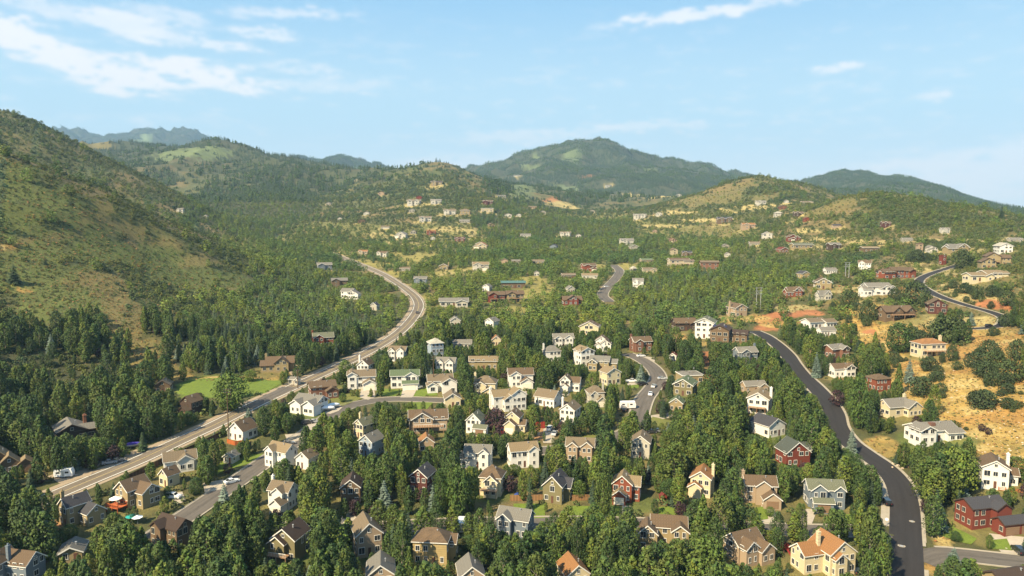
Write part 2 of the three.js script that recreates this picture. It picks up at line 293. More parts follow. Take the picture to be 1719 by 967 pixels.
// golden grass slope on the right
patch('gold', 1, [1640, 660, 105, 70], [1560, 650, 60, 40], [1690, 760, 60, 60], [1680, 590, 60, 40], [1600, 600, 60, 26], [1480, 575, 40, 24], [1450, 545, 40, 14], [1520, 620, 40, 26], [1660, 720, 50, 50], [1490, 550, 26, 16], [1640, 560, 40, 14]);
patch('gold', .9, [1480, 545, 60, 26], [1440, 515, 50, 14], [1420, 560, 30, 14], [1540, 560, 40, 20], [1440, 610, 20, 14]);
patch('pale', .8, [1650, 540, 50, 8], [1560, 540, 40, 8], [1690, 470, 24, 10], [1600, 462, 30, 8], [1250, 535, 50, 8], [1340, 520, 40, 6]);
patch('gold', .8, [1480, 750, 34, 18], [1690, 690, 60, 60], [1560, 500, 22, 10], [1570, 680, 30, 12], [1520, 490, 22, 7], [1585, 905, 16, 24], [1600, 890, 30, 12], [1570, 952, 16, 14]);
patch('pale', .9, [1570, 470, 22, 10], [1605, 482, 30, 9], [1640, 500, 40, 8], [1690, 500, 30, 8], [1430, 485, 34, 6], [1545, 455, 26, 6], [1455, 500, 26, 7], [1600, 535, 60, 7], [1540, 440, 22, 5]);
patch('red', .95, [1660, 510, 32, 7], [1700, 515, 18, 6], [1310, 530, 40, 6], [1290, 540, 22, 6], [1360, 524, 24, 5], [1495, 495, 40, 5], [1690, 470, 22, 10], [1350, 545, 22, 5], [1560, 505, 18, 5]);
patch('red', .9, [1150, 590, 30, 8], [1180, 602, 14, 14], [1195, 630, 14, 14], [1205, 645, 14, 8], [1170, 640, 8, 8], [1290, 550, 30, 6], [1425, 555, 10, 4], [1460, 557, 12, 4]);
patch('gold', .9, [1150, 573, 40, 9], [1130, 565, 26, 8], [1180, 578, 26, 6], [1260, 535, 34, 7], [1300, 545, 26, 6], [1220, 540, 12, 5]);
// brown, grassy strips on the left hill
patch('dry', .95, [150, 365, 40, 16], [210, 390, 50, 16], [270, 412, 45, 14], [320, 440, 45, 14], [170, 345, 30, 10], [410, 478, 50, 14], [450, 500, 30, 10]);
patch('dry', .95, [215, 560, 26, 24], [245, 592, 30, 20], [275, 620, 34, 14], [190, 530, 20, 16], [250, 625, 26, 10], [300, 630, 24, 6]);
patch('gold', .8, [290, 634, 34, 7], [240, 615, 24, 12], [20, 420, 34, 14], [40, 485, 40, 8], [60, 478, 24, 6]);
patch('dry', .7, [60, 430, 80, 24], [150, 470, 60, 24], [60, 400, 60, 18], [100, 500, 60, 16]);
patch('dry', .8, [150, 245, 40, 5], [100, 250, 20, 6]);
patch('lush', 1, [375, 648, 78, 17], [330, 655, 40, 12], [440, 645, 36, 10]);
patch('gold', .9, [400, 636, 70, 5], [455, 628, 40, 7], [480, 622, 24, 7], [430, 622, 30, 6]);
// clearings in the valley
patch('meadow', .95, [690, 437, 40, 9], [655, 428, 26, 5], [720, 430, 30, 6], [605, 440, 26, 5], [655, 460, 24, 6], [640, 445, 20, 4], [740, 462, 40, 6], [780, 455, 40, 5], [800, 452, 26, 4]);
patch('pale', .8, [770, 460, 34, 4], [750, 385, 26, 5], [795, 388, 30, 6], [805, 400, 20, 6], [575, 425, 26, 4], [470, 403, 26, 5], [700, 412, 30, 5], [660, 410, 30, 4], [640, 395, 40, 4]);
patch('meadow', .95, [905, 490, 40, 12], [880, 500, 24, 8], [890, 470, 30, 8], [1075, 490, 44, 9], [1010, 450, 14, 7], [1055, 447, 16, 5], [1060, 500, 26, 6], [862, 520, 30, 7], [720, 500, 12, 8]);
patch('pale', .95, [940, 342, 24, 6], [955, 350, 14, 5], [1060, 330, 20, 3], [1105, 330, 16, 4], [1140, 358, 34, 4], [1110, 380, 40, 3], [1180, 370, 40, 3], [1230, 356, 34, 3], [1265, 349, 30, 4], [1310, 344, 22, 4], [1320, 378, 26, 4], [1350, 388, 22, 4]);
patch('dry', .6, [1210, 330, 40, 10], [1240, 320, 30, 8], [1170, 335, 30, 8], [1260, 312, 26, 6], [1180, 390, 40, 9], [1210, 380, 40, 9], [1230, 395, 34, 7], [1290, 330, 30, 9], [1395, 350, 34, 9], [1360, 362, 40, 9], [1420, 340, 24, 7], [1330, 355, 30, 6]);
patch('pale', .9, [1430, 405, 22, 5], [1390, 402, 40, 5], [1480, 409, 24, 4], [1560, 404, 20, 4], [1640, 403, 34, 4], [1680, 405, 22, 4]);
patch('red', .7, [990, 296, 16, 3], [930, 335, 18, 4]);
patch('alpine', 1, [245, 232, 14, 8], [238, 238, 14, 5], [322, 222, 10, 4], [590, 268, 18, 3]);
patch('alpine', .8, [300, 262, 60, 12], [350, 255, 40, 10], [900, 268, 10, 10], [960, 262, 16, 10], [890, 282, 16, 6], [940, 318, 30, 10], [870, 320, 30, 10], [1090, 285, 14, 4]);
// woods
patch('grove', 1, [100, 640, 140, 40], [40, 700, 80, 20], [200, 655, 60, 12], [60, 610, 80, 20]);
patch('wood', 1, [340, 580, 60, 34], [420, 560, 70, 44], [480, 520, 60, 40], [300, 605, 24, 14], [520, 480, 50, 34], [440, 480, 40, 20], [380, 540, 40, 30]);
patch('wood', 1, [400, 340, 80, 40], [330, 350, 50, 18], [470, 340, 60, 40], [540, 310, 50, 20], [270, 300, 30, 14], [420, 385, 60, 12], [480, 300, 70, 24], [620, 300, 40, 8]);
patch('wood', 1, [1200, 480, 80, 24], [1260, 470, 50, 20], [1100, 490, 60, 24], [1320, 465, 50, 14], [1150, 515, 60, 14], [1050, 525, 60, 12], [1000, 390, 70, 18], [940, 375, 60, 14], [1050, 410, 50, 12], [870, 400, 50, 30], [840, 350, 40, 18], [980, 330, 40, 12], [840, 310, 24, 12], [660, 570, 60, 40], [760, 540, 60, 20], [600, 540, 60, 30]);
patch('dry', .95, [215, 540, 44, 34], [250, 590, 38, 26], [285, 624, 38, 12], [180, 500, 50, 26], [140, 470, 70, 22]);
patch('scrub', .9, [60, 350, 90, 40], [60, 450, 90, 40], [160, 420, 70, 40], [250, 440, 60, 30], [100, 510, 70, 30], [330, 470, 50, 24], [30, 300, 60, 30], [400, 470, 40, 14]);
patch('oak', .9, [120, 320, 50, 14], [60, 300, 60, 10], [250, 370, 40, 10], [340, 410, 30, 8], [90, 380, 30, 8], [190, 450, 40, 10], [260, 490, 50, 14], [330, 510, 40, 14], [120, 440, 24, 7], [200, 400, 24, 6], [400, 450, 30, 8]);
patch('slope_wood', .85, [60, 240, 90, 26], [150, 300, 90, 28], [250, 340, 60, 24], [330, 375, 50, 14], [60, 215, 50, 10]);
patch('oak', 1, [1550, 365, 110, 24], [1650, 385, 60, 16], [1490, 345, 50, 16], [1600, 420, 120, 14], [1440, 425, 60, 12], [1290, 318, 40, 10], [1330, 330, 30, 6], [1700, 455, 26, 26], [1680, 480, 26, 10], [720, 300, 60, 16], [660, 320, 60, 16], [760, 330, 40, 14], [800, 340, 30, 12]);
const warp = (x, d) => fbm(x / 7 + 90, d / 7, 3) * .35;
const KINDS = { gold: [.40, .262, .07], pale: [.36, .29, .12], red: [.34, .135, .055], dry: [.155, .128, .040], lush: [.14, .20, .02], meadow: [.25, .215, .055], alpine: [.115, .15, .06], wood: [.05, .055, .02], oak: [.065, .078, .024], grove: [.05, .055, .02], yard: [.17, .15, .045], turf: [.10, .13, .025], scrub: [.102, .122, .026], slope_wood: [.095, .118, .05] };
// colour of the ground, and how much of it brush, conifers and broad-leaved trees cover (0 .. 1)
function cover(x, d, h) {
  const n1 = fbm(x / 85 + 3, d / 85, 3), n2 = fbm(x / 21, d / 21 + 9, 3), n3 = fbm(x / 5.5, d / 5.5, 2), far = sstep(1500, 2600, d), hill = Math.max(sstep(5, 22, h - RISE * d), far);
  const t = clamp(.5 + n1 * .7 + n2 * .6, 0, 1);
  const c = [lerp(.075, .085, hill), lerp(.078, .092, hill), lerp(.022, .028, hill)], dryC = [lerp(.17, .165, hill), lerp(.13, .125, hill), lerp(.05, .048, hill)];
  for (let k = 0; k < 3; k++) c[k] = lerp(lerp(c[k], dryC[k], sstep(.45, .95, t)), [.03, .042, .022][k] * (1 - .4 * sstep(4500, 7000, d)), far * .88);
  const out = { c, brush: lerp(.14, .95 - .6 * sstep(.45, .85, t), hill), tree: lerp(.62, .05, hill), conifer: d > 420 ? .10 : .25 };
  if (far > 0) { out.tree = lerp(out.tree, .85 - .6 * sstep(.55, .9, t) + .4 * sstep(5000, 7500, d), far); out.conifer = lerp(.25, .25 + .75 * sstep(-.2, .3, fbm(x / 300, d / 300 + 50, 3)), far); out.brush *= 1 - far * .5; }
  if (d > 420 && d < 1700 && hill < .95) { out.tree *= (.45 + .75 * sstep(-.35, .2, n1 + n2 * .5)) * lerp(1, .5, sstep(700, 1100, d)); out.brush = lerp(out.brush, .5, sstep(700, 1000, d)); for (let k = 0; k < 3; k++) c[k] = lerp(c[k], [.16, .155, .04][k], sstep(650, 1000, d) * .75); }
  const wp = warp(x, d);
  for (const p of patches) {
    const dx = x - p.x, dd = d - p.d; if (dx * dx + dd * dd > p.R * p.R) continue;
    const s = (dx * p.bd - p.bx * dd) / p.det, q = (p.ax * dd - dx * p.ad) / p.det, r = Math.sqrt(s * s + q * q) + wp * (p.kind === 'pale' && d > 400 ? 2.6 : d > 400 ? 1.5 : 1);
    const w = sstep(1.12, .82, r) * p.s; if (w <= 0) continue;
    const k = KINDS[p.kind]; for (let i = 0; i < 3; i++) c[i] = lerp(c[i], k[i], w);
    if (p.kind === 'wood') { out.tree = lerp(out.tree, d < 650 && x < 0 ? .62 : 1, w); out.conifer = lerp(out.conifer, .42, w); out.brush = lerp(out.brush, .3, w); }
    else if (p.kind === 'scrub') { out.brush = lerp(out.brush, .95, w); out.tree *= 1 - w; }
    else if (p.kind === 'slope_wood') { out.tree = lerp(out.tree, .22, w); out.conifer = lerp(out.conifer, .3, w); out.brush = lerp(out.brush, .9, w); }
    else if (p.kind === 'grove') { out.tree = lerp(out.tree, .22, w); out.conifer = lerp(out.conifer, .07, w); out.brush = lerp(out.brush, 1, w); }
    else if (p.kind === 'yard' || p.kind === 'turf') { out.tree *= 1 - w * .3; out.brush = lerp(out.brush, .12, w); }
    else if (p.kind === 'oak') { out.brush = lerp(out.brush, 1, w); out.tree = lerp(out.tree, .12, w); }
    else if (p.kind === 'dry') { out.brush = lerp(out.brush, .5, w); out.tree *= 1 - w; }
    else { out.brush = lerp(out.brush, p.kind === 'alpine' ? .25 : p.kind === 'pale' && d > 600 ? .3 : .035, w); out.tree *= 1 - w * .97; if (p.kind === 'lush') out.brush = lerp(out.brush, 0, w); }
    if (w > .5) out.kind = p.kind;
  }
  if (out.kind === 'gold') {                                // straw, olive and bare orange soil in drifts
    const m = fbm(x / 9 + 70, d / 6 + 13, 3), m2 = fbm(x / 24 + 5, d / 16 + 40, 2), mixTo = (t, q) => { for (let k = 0; k < 3; k++) c[k] = lerp(c[k], q[k], t); };
    mixTo(sstep(.02, .4, m + n3 * .3) * .7, [.43, .34, .14]); mixTo(sstep(.05, .45, -m + n2 * .3) * .6, [.20, .165, .045]); mixTo(sstep(.1, .5, m2 - m * .4) * .55, [.37, .185, .05]);
  }
  const g = 1 + n3 * .22 + fbm(x / 1.9, d / 1.9, 2) * .18;
  for (let i = 0; i < 3; i++) c[i] *= g;
  return out;
}
const texGround = noiseTex(1024, (u, v) => {
  const a = tnoise(u, v, 10, 11), b = tnoise(u, v, 34, 12), c = tnoise(u, v, 110, 13), e = tnoise(u, v, 300, 14);
  const t = .62 + .16 * a + .2 * (b - .3) + .34 * (c - .5) + .22 * (e - .5); return [t * 1.02, t, t * .93];
});
function buildTerrain() {
  const pos = new Float32Array(NU * NV * 3), col = new Float32Array(NU * NV * 3), uv = new Float32Array(NU * NV * 2), idx = new Uint32Array((NU - 1) * (NV - 1) * 6);
  for (let j = 0; j < NV; j++) for (let i = 0; i < NU; i++) {
    const d = Math.exp(rows[j]) - K0, x = (i / (NU - 1) * 2 - 1) * UMAX * (d + K0), k = j * NU + i, h = HT[k];
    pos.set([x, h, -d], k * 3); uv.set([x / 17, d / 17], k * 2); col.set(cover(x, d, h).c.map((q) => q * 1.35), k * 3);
  }
  let q = 0;
  for (let j = 0; j < NV - 1; j++) for (let i = 0; i < NU - 1; i++) { const o = j * NU + i; idx[q++] = o; idx[q++] = o + 1; idx[q++] = o + NU; idx[q++] = o + 1; idx[q++] = o + NU + 1; idx[q++] = o + NU; }
  const g = new THREE.BufferGeometry(); g.setAttribute('position', new THREE.BufferAttribute(pos, 3)); g.setAttribute('uv', new THREE.BufferAttribute(uv, 2)); g.setAttribute('color', new THREE.BufferAttribute(col, 3)); g.setIndex(new THREE.BufferAttribute(idx, 1)); g.computeVertexNormals();
  struct('terrain', g, std(rgb(1, 1, 1), 1, { map: texGround, vertexColors: true, bumpMap: texGround, bumpScale: .5 }));
}
// flat pieces of ground laid on the terrain: lawns, driveways, yards; corners given on the photograph
function drape(name, px, lift, mat, step = 2, uvs = 6) {
  const pts = px.map(([x, y]) => { const q = hit(x, y); return new THREE.Vector2(q.x, q.d); });
  const tri = THREE.ShapeUtils.triangulateShape(pts, []), out = [];
  const split = (a, b, c, n) => {
    const ab = a.distanceTo(b), bc = b.distanceTo(c), ca = c.distanceTo(a), m = Math.max(ab, bc, ca);
    if (m < step || n > 11) return out.push(a, b, c);
    if (m === ab) { const q = a.clone().lerp(b, .5); split(a, q, c, n + 1); split(q, b, c, n + 1); } else if (m === bc) { const q = b.clone().lerp(c, .5); split(a, b, q, n + 1); split(a, q, c, n + 1); } else { const q = c.clone().lerp(a, .5); split(a, b, q, n + 1); split(q, b, c, n + 1); }
  };
  for (const [a, b, c] of tri) split(pts[a], pts[b], pts[c], 0);
  const pos = [], uv = [];
  for (let i = 0; i < out.length; i += 3) { let t = out.slice(i, i + 3); const cr = (t[1].x - t[0].x) * (t[2].y - t[0].y) - (t[1].y - t[0].y) * (t[2].x - t[0].x); if (cr < 0) t = [t[0], t[2], t[1]]; for (const p of t) { pos.push(p.x, ground(p.x, p.y) + lift, -p.y); uv.push(p.x / uvs, p.y / uvs); } }
  const g = new THREE.BufferGeometry(); g.setAttribute('position', new THREE.Float32BufferAttribute(pos, 3)); g.setAttribute('uv', new THREE.Float32BufferAttribute(uv, 2)); g.computeVertexNormals();
  return struct(name, g, mat);
}
const mLawn = std(rgb(.135, .195, .018), 1, { map: texGround }), mLawn2 = std(rgb(.16, .17, .035), 1, { map: texGround }), mDry = std(rgb(.36, .25, .08), 1, { map: texGround }), mSoil = std(rgb(.36, .2, .09), 1, { map: texGround });
const openRects = [];                                      // what the photograph shows free of trees: [x0, y0, x1, y1] and how far away it lies
const open = (x0, y0, x1, y1, d) => openRects.push([x0, y0, x1, y1, d ?? hit((x0 + x1) / 2, y1).d - 3]);
const box = (px) => [Math.min(...px.map((p) => p[0])), Math.min(...px.map((p) => p[1])), Math.max(...px.map((p) => p[0])), Math.max(...px.map((p) => p[1]))];
let lift = .09;
const lay = (name, mat, free, ...polys) => { for (const px of polys) { drape(name, px, lift, mat, 3, mat === mDrive ? 4 : 13); lift = .09 + (lift - .09 + .006) % .12; if (free) { const b = box(px); openRects.push([b[0] + 2, b[1], b[2] - 2, b[3] - 1, hit((b[0] + b[2]) / 2, b[3]).d - 2]); } } };
lay('lawn', mLawn, 1, [[292, 646], [335, 636], [390, 634], [440, 637], [476, 641], [446, 660], [400, 668], [350, 668], [310, 660]], [[690, 676], [730, 674], [712, 692], [672, 690]], [[636, 652], [676, 655], [672, 666], [632, 664]], [[700, 655], [728, 648], [735, 664], [690, 667]]);
lay('lawn', mLawn, 0, [[380, 790], [430, 775], [445, 762], [390, 765], [350, 790], [345, 806]], [[712, 868], [775, 862], [775, 873], [712, 875]], [[862, 846], [915, 846], [915, 870], [862, 872]], [[955, 850], [1040, 850], [1040, 870], [955, 870]], [[1106, 852], [1135, 850], [1140, 872], [1104, 874]], [[1386, 868], [1440, 862], [1440, 885], [1390, 886]], [[1262, 855], [1285, 850], [1290, 872], [1262, 876]], [[1556, 885], [1585, 902], [1630, 915], [1640, 905], [1600, 885], [1556, 868]], [[1690, 905], [1700, 925], [1660, 922], [1655, 908]], [[1060, 640], [1075, 640], [1072, 652], [1056, 652]]);
lay('dry_lawn', mLawn2, 0, [[545, 668], [590, 660], [612, 668], [575, 682]], [[952, 732], [1020, 724], [1020, 732], [955, 742]], [[1095, 700], [1130, 708], [1110, 724], [1090, 716]], [[370, 770], [410, 752], [430, 760], [390, 778]]);
lay('driveway', mDrive, 1, [[606, 654], [628, 652], [630, 667], [618, 672], [604, 668]], [[676, 654], [700, 654], [692, 668], [672, 668]], [[858, 660], [884, 652], [884, 668], [864, 674]], [[944, 655], [958, 652], [955, 664], [943, 664]], [[908, 722], [932, 712], [930, 744], [912, 744]], [[545, 680], [575, 684], [562, 696], [546, 694]], [[1092, 698], [1130, 692], [1130, 700], [1096, 708]], [[1660, 896], [1719, 902], [1719, 936], [1684, 932]], [[1278, 846], [1300, 848], [1304, 882], [1276, 882]], [[1344, 854], [1372, 856], [1362, 882], [1340, 880]]);
lay('driveway', mDrive, 0, [[465, 872], [482, 870], [478, 892], [460, 890]], [[575, 862], [600, 858], [598, 884], [570, 884]], [[282, 830], [306, 826], [312, 842], [296, 848]], [[340, 812], [372, 806], [392, 808], [372, 822], [344, 828]], [[478, 730], [505, 728], [512, 738], [484, 744]], [[510, 716], [540, 708], [530, 722], [508, 728]], [[1045, 850], [1058, 850], [1060, 876], [1042, 876]], [[796, 735], [812, 735], [812, 752], [794, 752]], [[840, 728], [852, 728], [850, 746], [836, 746]], [[1430, 955], [1465, 950], [1475, 966], [1440, 970]], [[1440, 778], [1468, 788], [1455, 798], [1430, 790]], [[1054, 640], [1070, 638], [1072, 646], [1052, 648]], [[1080, 598], [1100, 600], [1098, 612], [1080, 606]], [[1255, 710], [1285, 715], [1285, 730], [1255, 726]]);
lay('yard', mSoil, 0, [[85, 868], [112, 868], [122, 888], [90, 892]], [[505, 722], [530, 716], [526, 728], [502, 736]], [[1400, 630], [1420, 650], [1440, 655], [1425, 640]], [[890, 712], [912, 718], [912, 740], [892, 736]]);
lay('gravel_yard', mGravel, 0, [[80, 800], [120, 786], [170, 778], [150, 800], [100, 812]], [[195, 770], [235, 752], [280, 742], [240, 762]], [[480, 618], [515, 606], [530, 612], [490, 632]]);
for (const [a, b, c, d] of [[296, 640, 360, 660], [410, 640, 470, 660], [222, 770, 330, 800], [345, 690, 410, 735], [440, 640, 480, 668], [485, 615, 545, 650], [600, 575, 640, 605], [640, 550, 690, 580], [680, 490, 715, 550], [640, 455, 690, 490], [575, 430, 640, 455]]) open(a, b, c, d);

for (const r of roads) {                                    // stretches of road that the photograph shows between the trees
  const [a, b] = { black_road: [0, 1], hill_road: [0, .8], street: [0, .32], lower_street: [.16, .25], middle_street: [0, .56], side_street: [0, 1], back_street: [0, 1], main_road: [.035, .74] }[r.name] ?? [1, 0];
  const also = r.name === 'street' ? [.72, .98] : r.name === 'lower_street' ? [.34, .37] : [1, 0];
  r.p.forEach((p, i) => { const t = i / r.p.length; if ((t < a || t > b) && (t < also[0] || t > also[1])) return; const q = toPixel(p.x, p.y, -p.z), w = Math.max(1.5, r.width * .36 * FPX / q[2]); if (q[2] > 40 && !(r.name === 'main_road' && t > .22 && vnoise(i / 8, 3.3) < -.3)) openRects.push([q[0] - w, q[1] - 1.5, q[0] + w, q[1] + 1.5, -p.z - 1]); });
}

// ------------------------------------------------------------------ houses
const texShingle = noiseTex(256, (u, v) => { const row = Math.floor(v * 16), f = v * 16 - row, k = Math.floor(u * 16 + (row % 2) * .5), t = .8 + .3 * (hash2(k % 16, row) - .5) + .3 * (tnoise(u, v, 5, 21) - .4) - (f < .2 ? .25 : 0); return [t, t, t]; });
const texSiding = noiseTex(128, (u, v) => { const f = v * 12 - Math.floor(v * 12), t = .95 - (f < .2 ? .2 : 0) + .12 * (tnoise(u, v, 6, 22) - .5) + .08 * (tnoise(u, v, 30, 23) - .5); return [t, t, t]; });
const matCache = new Map();
const cached = (k, f) => { if (!matCache.has(k)) matCache.set(k, f()); return matCache.get(k); };
const roofMat = (c) => cached('r' + c, () => std(hex(c), .93, { map: texShingle, bumpMap: texShingle, bumpScale: .03 }));
const wallMat = (c) => cached('w' + c, () => std(hex(c), .9, { map: texSiding }));
const trimMat = (c) => cached('t' + c, () => std(hex(c), .75));
const mPane = new THREE.MeshStandardMaterial({ color: rgb(.025, .03, .036), roughness: .12, metalness: 0 }), mBrick = std(hex('#8a5f48'), .95, { map: texConc }), mDeckWood = std(hex('#8d6f52'), .9), mSolar = std(rgb(.02, .025, .06), .2), mMetal = std(rgb(.4, .4, .4), .5, { metalness: .4 });
const COLORS = { tan: '#776852', brown: '#67543f', dkbrown: '#43342a', grey: '#77736a', slate: '#414044', ggrey: '#6a6c57', orange: '#94693f', teal: '#4f7370', red: '#6b2f20', rust: '#7b4029', white: '#d3d0c8', cream: '#c4b694', yellow: '#a08c60', olive: '#746c4c', khaki: '#8f7f5d', bluegrey: '#68727a', pale: '#b0aa9a', blue: '#8f9daa', maroon: '#502a24', brick: '#74503f', beige: '#9c8870', green: '#5d6b4c', ltan: '#877558', lgrey: '#7c776d', dkgreen: '#4a5048' };
const col_ = (c) => COLORS[c] ?? c;
const geoCache = new Map();
const geo = (k, f) => { if (!geoCache.has(k)) geoCache.set(k, f()); return geoCache.get(k); };
const cube = (w, h, d, x = 0, y = 0, z = 0) => { const g = new THREE.BoxGeometry(w, h, d); g.translate(x, y, z); return g; };
const flatG = (g) => { const n = g.index ? g.toNonIndexed() : g; n.computeVertexNormals(); return n; };
function prism(points, len) {                              // a cross-section in x, y drawn out along z, centred
  const g = new THREE.ExtrudeGeometry(new THREE.Shape(points.map(([x, y]) => new THREE.Vector2(x, y))), { depth: len, bevelEnabled: false }); g.translate(0, 0, -len / 2); return flatG(g);
}
const clean = (list) => mergeGeometries(list.map((g) => { const n = g.index ? g.toNonIndexed() : g; for (const a of Object.keys(n.attributes)) if (!['position', 'normal', 'uv'].includes(a)) n.deleteAttribute(a); return n; }));
const winFrame = (w, h) => geo(`wf${w},${h}`, () => clean([cube(w + .24, .12, .1, 0, h / 2 + .06, 0), cube(w + .34, .13, .14, 0, -h / 2 - .065, .02), cube(.12, h, .1, -w / 2 - .06, 0, 0), cube(.12, h, .1, w / 2 + .06, 0, 0), cube(.06, h, .07, 0, 0, 0), ...(h > 1.7 ? [cube(w, .06, .07, 0, h * .12, 0)] : [])]));
const winPane = (w, h) => geo(`wp${w},${h}`, () => cube(w, h, .04));
const garage = (w) => geo('gd' + w, () => clean([0, 1, 2, 3].map((k) => cube(w, .52, .08, 0, .28 + k * .56, 0))));
const ARCH = {
  gable: 'Z 0 0 9 11 5.4', gar: 'Z 0 0 9.5 10 5.6; Z 1.2 7 6.6 5 2.8 g', ell: 'X 0 0 14 8.5 5.2; Z -3.2 4.6 6.2 4 5.4', ellg: 'X 0 0 13 8.5 5.4; Z -2.8 4.4 5.4 3 5.6; Z 2.6 6.4 6.4 5 2.7 g', ranch: 'X 0 0 16 8 3.2 .4', ranchl: 'X 0 0 16 8 3.3 .4; Z 4.5 5 6.6 5 3.2 .4', hip: 'H 0 0 12 9 5.4',
  hipg: 'H 0 0 11 9 5.4; Z -2 5 5.5 3 5; Z 2.5 6.5 6 5 2.7 g', twin: 'X 0 0 15 8.5 5.3; Z -4 4.4 5.4 3 5.4; Z 3.8 4.4 5.8 3.4 5.6', step: 'Z -1 -2 9 9 5.6; Z 2.5 3.5 8 6 4.2; Z -3.5 5 6 5 2.9 g', shed: 'Z 0 0 5.5 6.5 2.4 .45', flat: 'F 0 0 13 10 4.6', tower: 'H 0 0 6 6 9 .4', small: 'Z 0 0 8 9 3.6', cross: 'X 0 0 14 8 3.8 .6; Z 1 4.4 7 4.4 4.2 .7; X -6 2 7 7 3 .5',
};
const houses = [], far0 = (d) => d > 640;
const BLOCK_EPS = .017;
function house(nick, rest, px, py, wpx, rot, roofC, wallC, arch, flags = '', trimC) {
  const blocks = (ARCH[arch] ?? arch).split(';').filter((q) => q.trim()).map((s, i) => { const [ax, ...n] = s.trim().split(/\s+/), v = n.filter((q) => !isNaN(+q)).map(Number), e = i * BLOCK_EPS; return { ax, x: v[0], z: v[1], w: v[2] + e, d: v[3] + e, h: v[4] + e * 2, p: (v[5] ?? .5) + i * .004, g: n.includes('g') }; });
  let x0 = 9e9, x1 = -9e9, z0 = 9e9, z1 = -9e9, top = 0;
  for (const b of blocks) { x0 = Math.min(x0, b.x - b.w / 2); x1 = Math.max(x1, b.x + b.w / 2); z0 = Math.min(z0, b.z - b.d / 2); z1 = Math.max(z1, b.z + b.d / 2); top = Math.max(top, b.h + b.p * Math.min(b.w, b.d) / 2); }
  const a = rot * Math.PI / 180, ca = Math.cos(a), sa = Math.sin(a), q = hit(px, py), mpp = toPixel(q.x, q.h, q.d)[2] / FPX;
  // widths as seen from the camera, whose line of sight is not straight ahead at the sides
  const view = Math.atan2(q.x, q.d), av = a + view, span = (x1 - x0) * Math.abs(Math.cos(av)) + (z1 - z0) * Math.abs(Math.sin(av)) + .6;
  const sc = clamp(wpx * 1.08 * mpp / span, .62, 1.75), sy = far0(q.d) ? lerp(sc, 1, .5) : lerp(sc, 1.12, .75), mx = (x0 + x1) / 2, mz = (z0 + z1) / 2;
  const back = ((z1 - z0) * Math.abs(ca) + (x1 - x0) * Math.abs(sa)) / 2 * sc * .82;
  const cx = q.x * (1 + back / q.d), cd = q.d + back, far = q.d > 640;
  const ox = cx - (mx * ca + mz * sa) * sc, oz = -cd - (-mx * sa + mz * ca) * sc;
  let gy = 9e9, gh = -9e9; for (const [ux, uz] of [[x0, z0], [x1, z0], [x0, z1], [x1, z1], [mx, mz]]) { const wx = ox + (ux * ca + uz * sa) * sc, wz = oz + (-ux * sa + uz * ca) * sc, h = ground(wx, -wz); gy = Math.min(gy, h); gh = Math.max(gh, h); }
  const gz = lerp(gy, gh, .45), foot = (gz - gy) / sy + .8;
  const t = thing(far ? 'hillside_house' : 'house', (nick + ' ' + rest).trim(), 'house');
  t.position.set(ox, gz + .05, oz); t.rotation.y = a; t.scale.set(sc, sy, sc);
  const walls = [], roofs = [], trims = [], tc = trimC ?? (flags.includes('t') ? 'dkbrown' : flags.includes('r') ? roofC : 'white');
  const put = (g, b) => { if (b.ax === 'X') g.rotateY(Math.PI / 2); g.translate(b.x, 0, b.z); return g; };
  for (const b of blocks) {
    const L = b.ax === 'X' ? b.w : b.d, W = b.ax === 'X' ? b.d : b.w, oh = .5, th = .22, hw = W / 2, a0 = hw + oh, rise = b.p * hw, e = b.p * oh;
    if (b.ax === 'H') {
      walls.push(cube(b.w, b.h + foot, b.d, b.x, (b.h - foot) / 2, b.z));
      const X = b.w / 2 + oh, Z = b.d / 2 + oh, m = Math.min(X, Z), yr = b.h + m * b.p, rx = X - m, rz = Z - m, y0 = b.h - .02, y1 = b.h + th;
      const P = [[-X, y1, Z], [X, y1, Z], [X, y1, -Z], [-X, y1, -Z], [-rx, yr + th, rz], [rx, yr + th, rz], [rx, yr + th, -rz], [-rx, yr + th, -rz], [-X, y0, Z], [X, y0, Z], [X, y0, -Z], [-X, y0, -Z]];
      const F = [[0, 1, 5, 4], [1, 2, 6, 5], [2, 3, 7, 6], [3, 0, 4, 7], [8, 9, 1, 0], [9, 10, 2, 1], [10, 11, 3, 2], [11, 8, 0, 3], [11, 10, 9, 8]], pos = [], uv = [];
      for (const f of F) for (const k of [0, 1, 2, 0, 2, 3]) { const v = P[f[k]]; pos.push(v[0] + b.x, v[1], v[2] + b.z); uv.push((v[0] + v[2]) / 4, v[1] / 2); }
      const g = new THREE.BufferGeometry(); g.setAttribute('position', new THREE.Float32BufferAttribute(pos, 3)); g.setAttribute('uv', new THREE.Float32BufferAttribute(uv, 2)); g.computeVertexNormals(); roofs.push(g);
      for (const s of [-1, 1]) { trims.push(cube(2 * X + .08, .2, .06, b.x, b.h + .1, b.z + s * (Z + .035)), cube(.06, .2, 2 * Z, b.x + s * (X + .035), b.h + .1, b.z)); }
    } else if (b.ax === 'F') {
      walls.push(cube(b.w, b.h + foot, b.d, b.x, (b.h - foot) / 2, b.z)); roofs.push(cube(b.w + .5, .3, b.d + .5, b.x, b.h + .16, b.z));
      trims.push(cube(b.w + .7, .34, .12, b.x, b.h + .2, b.z + b.d / 2 + .31), cube(b.w + .7, .34, .12, b.x, b.h + .2, b.z - b.d / 2 - .31), cube(.12, .34, b.d + .5, b.x + b.w / 2 + .31, b.h + .2, b.z), cube(.12, .34, b.d + .5, b.x - b.w / 2 - .31, b.h + .2, b.z));
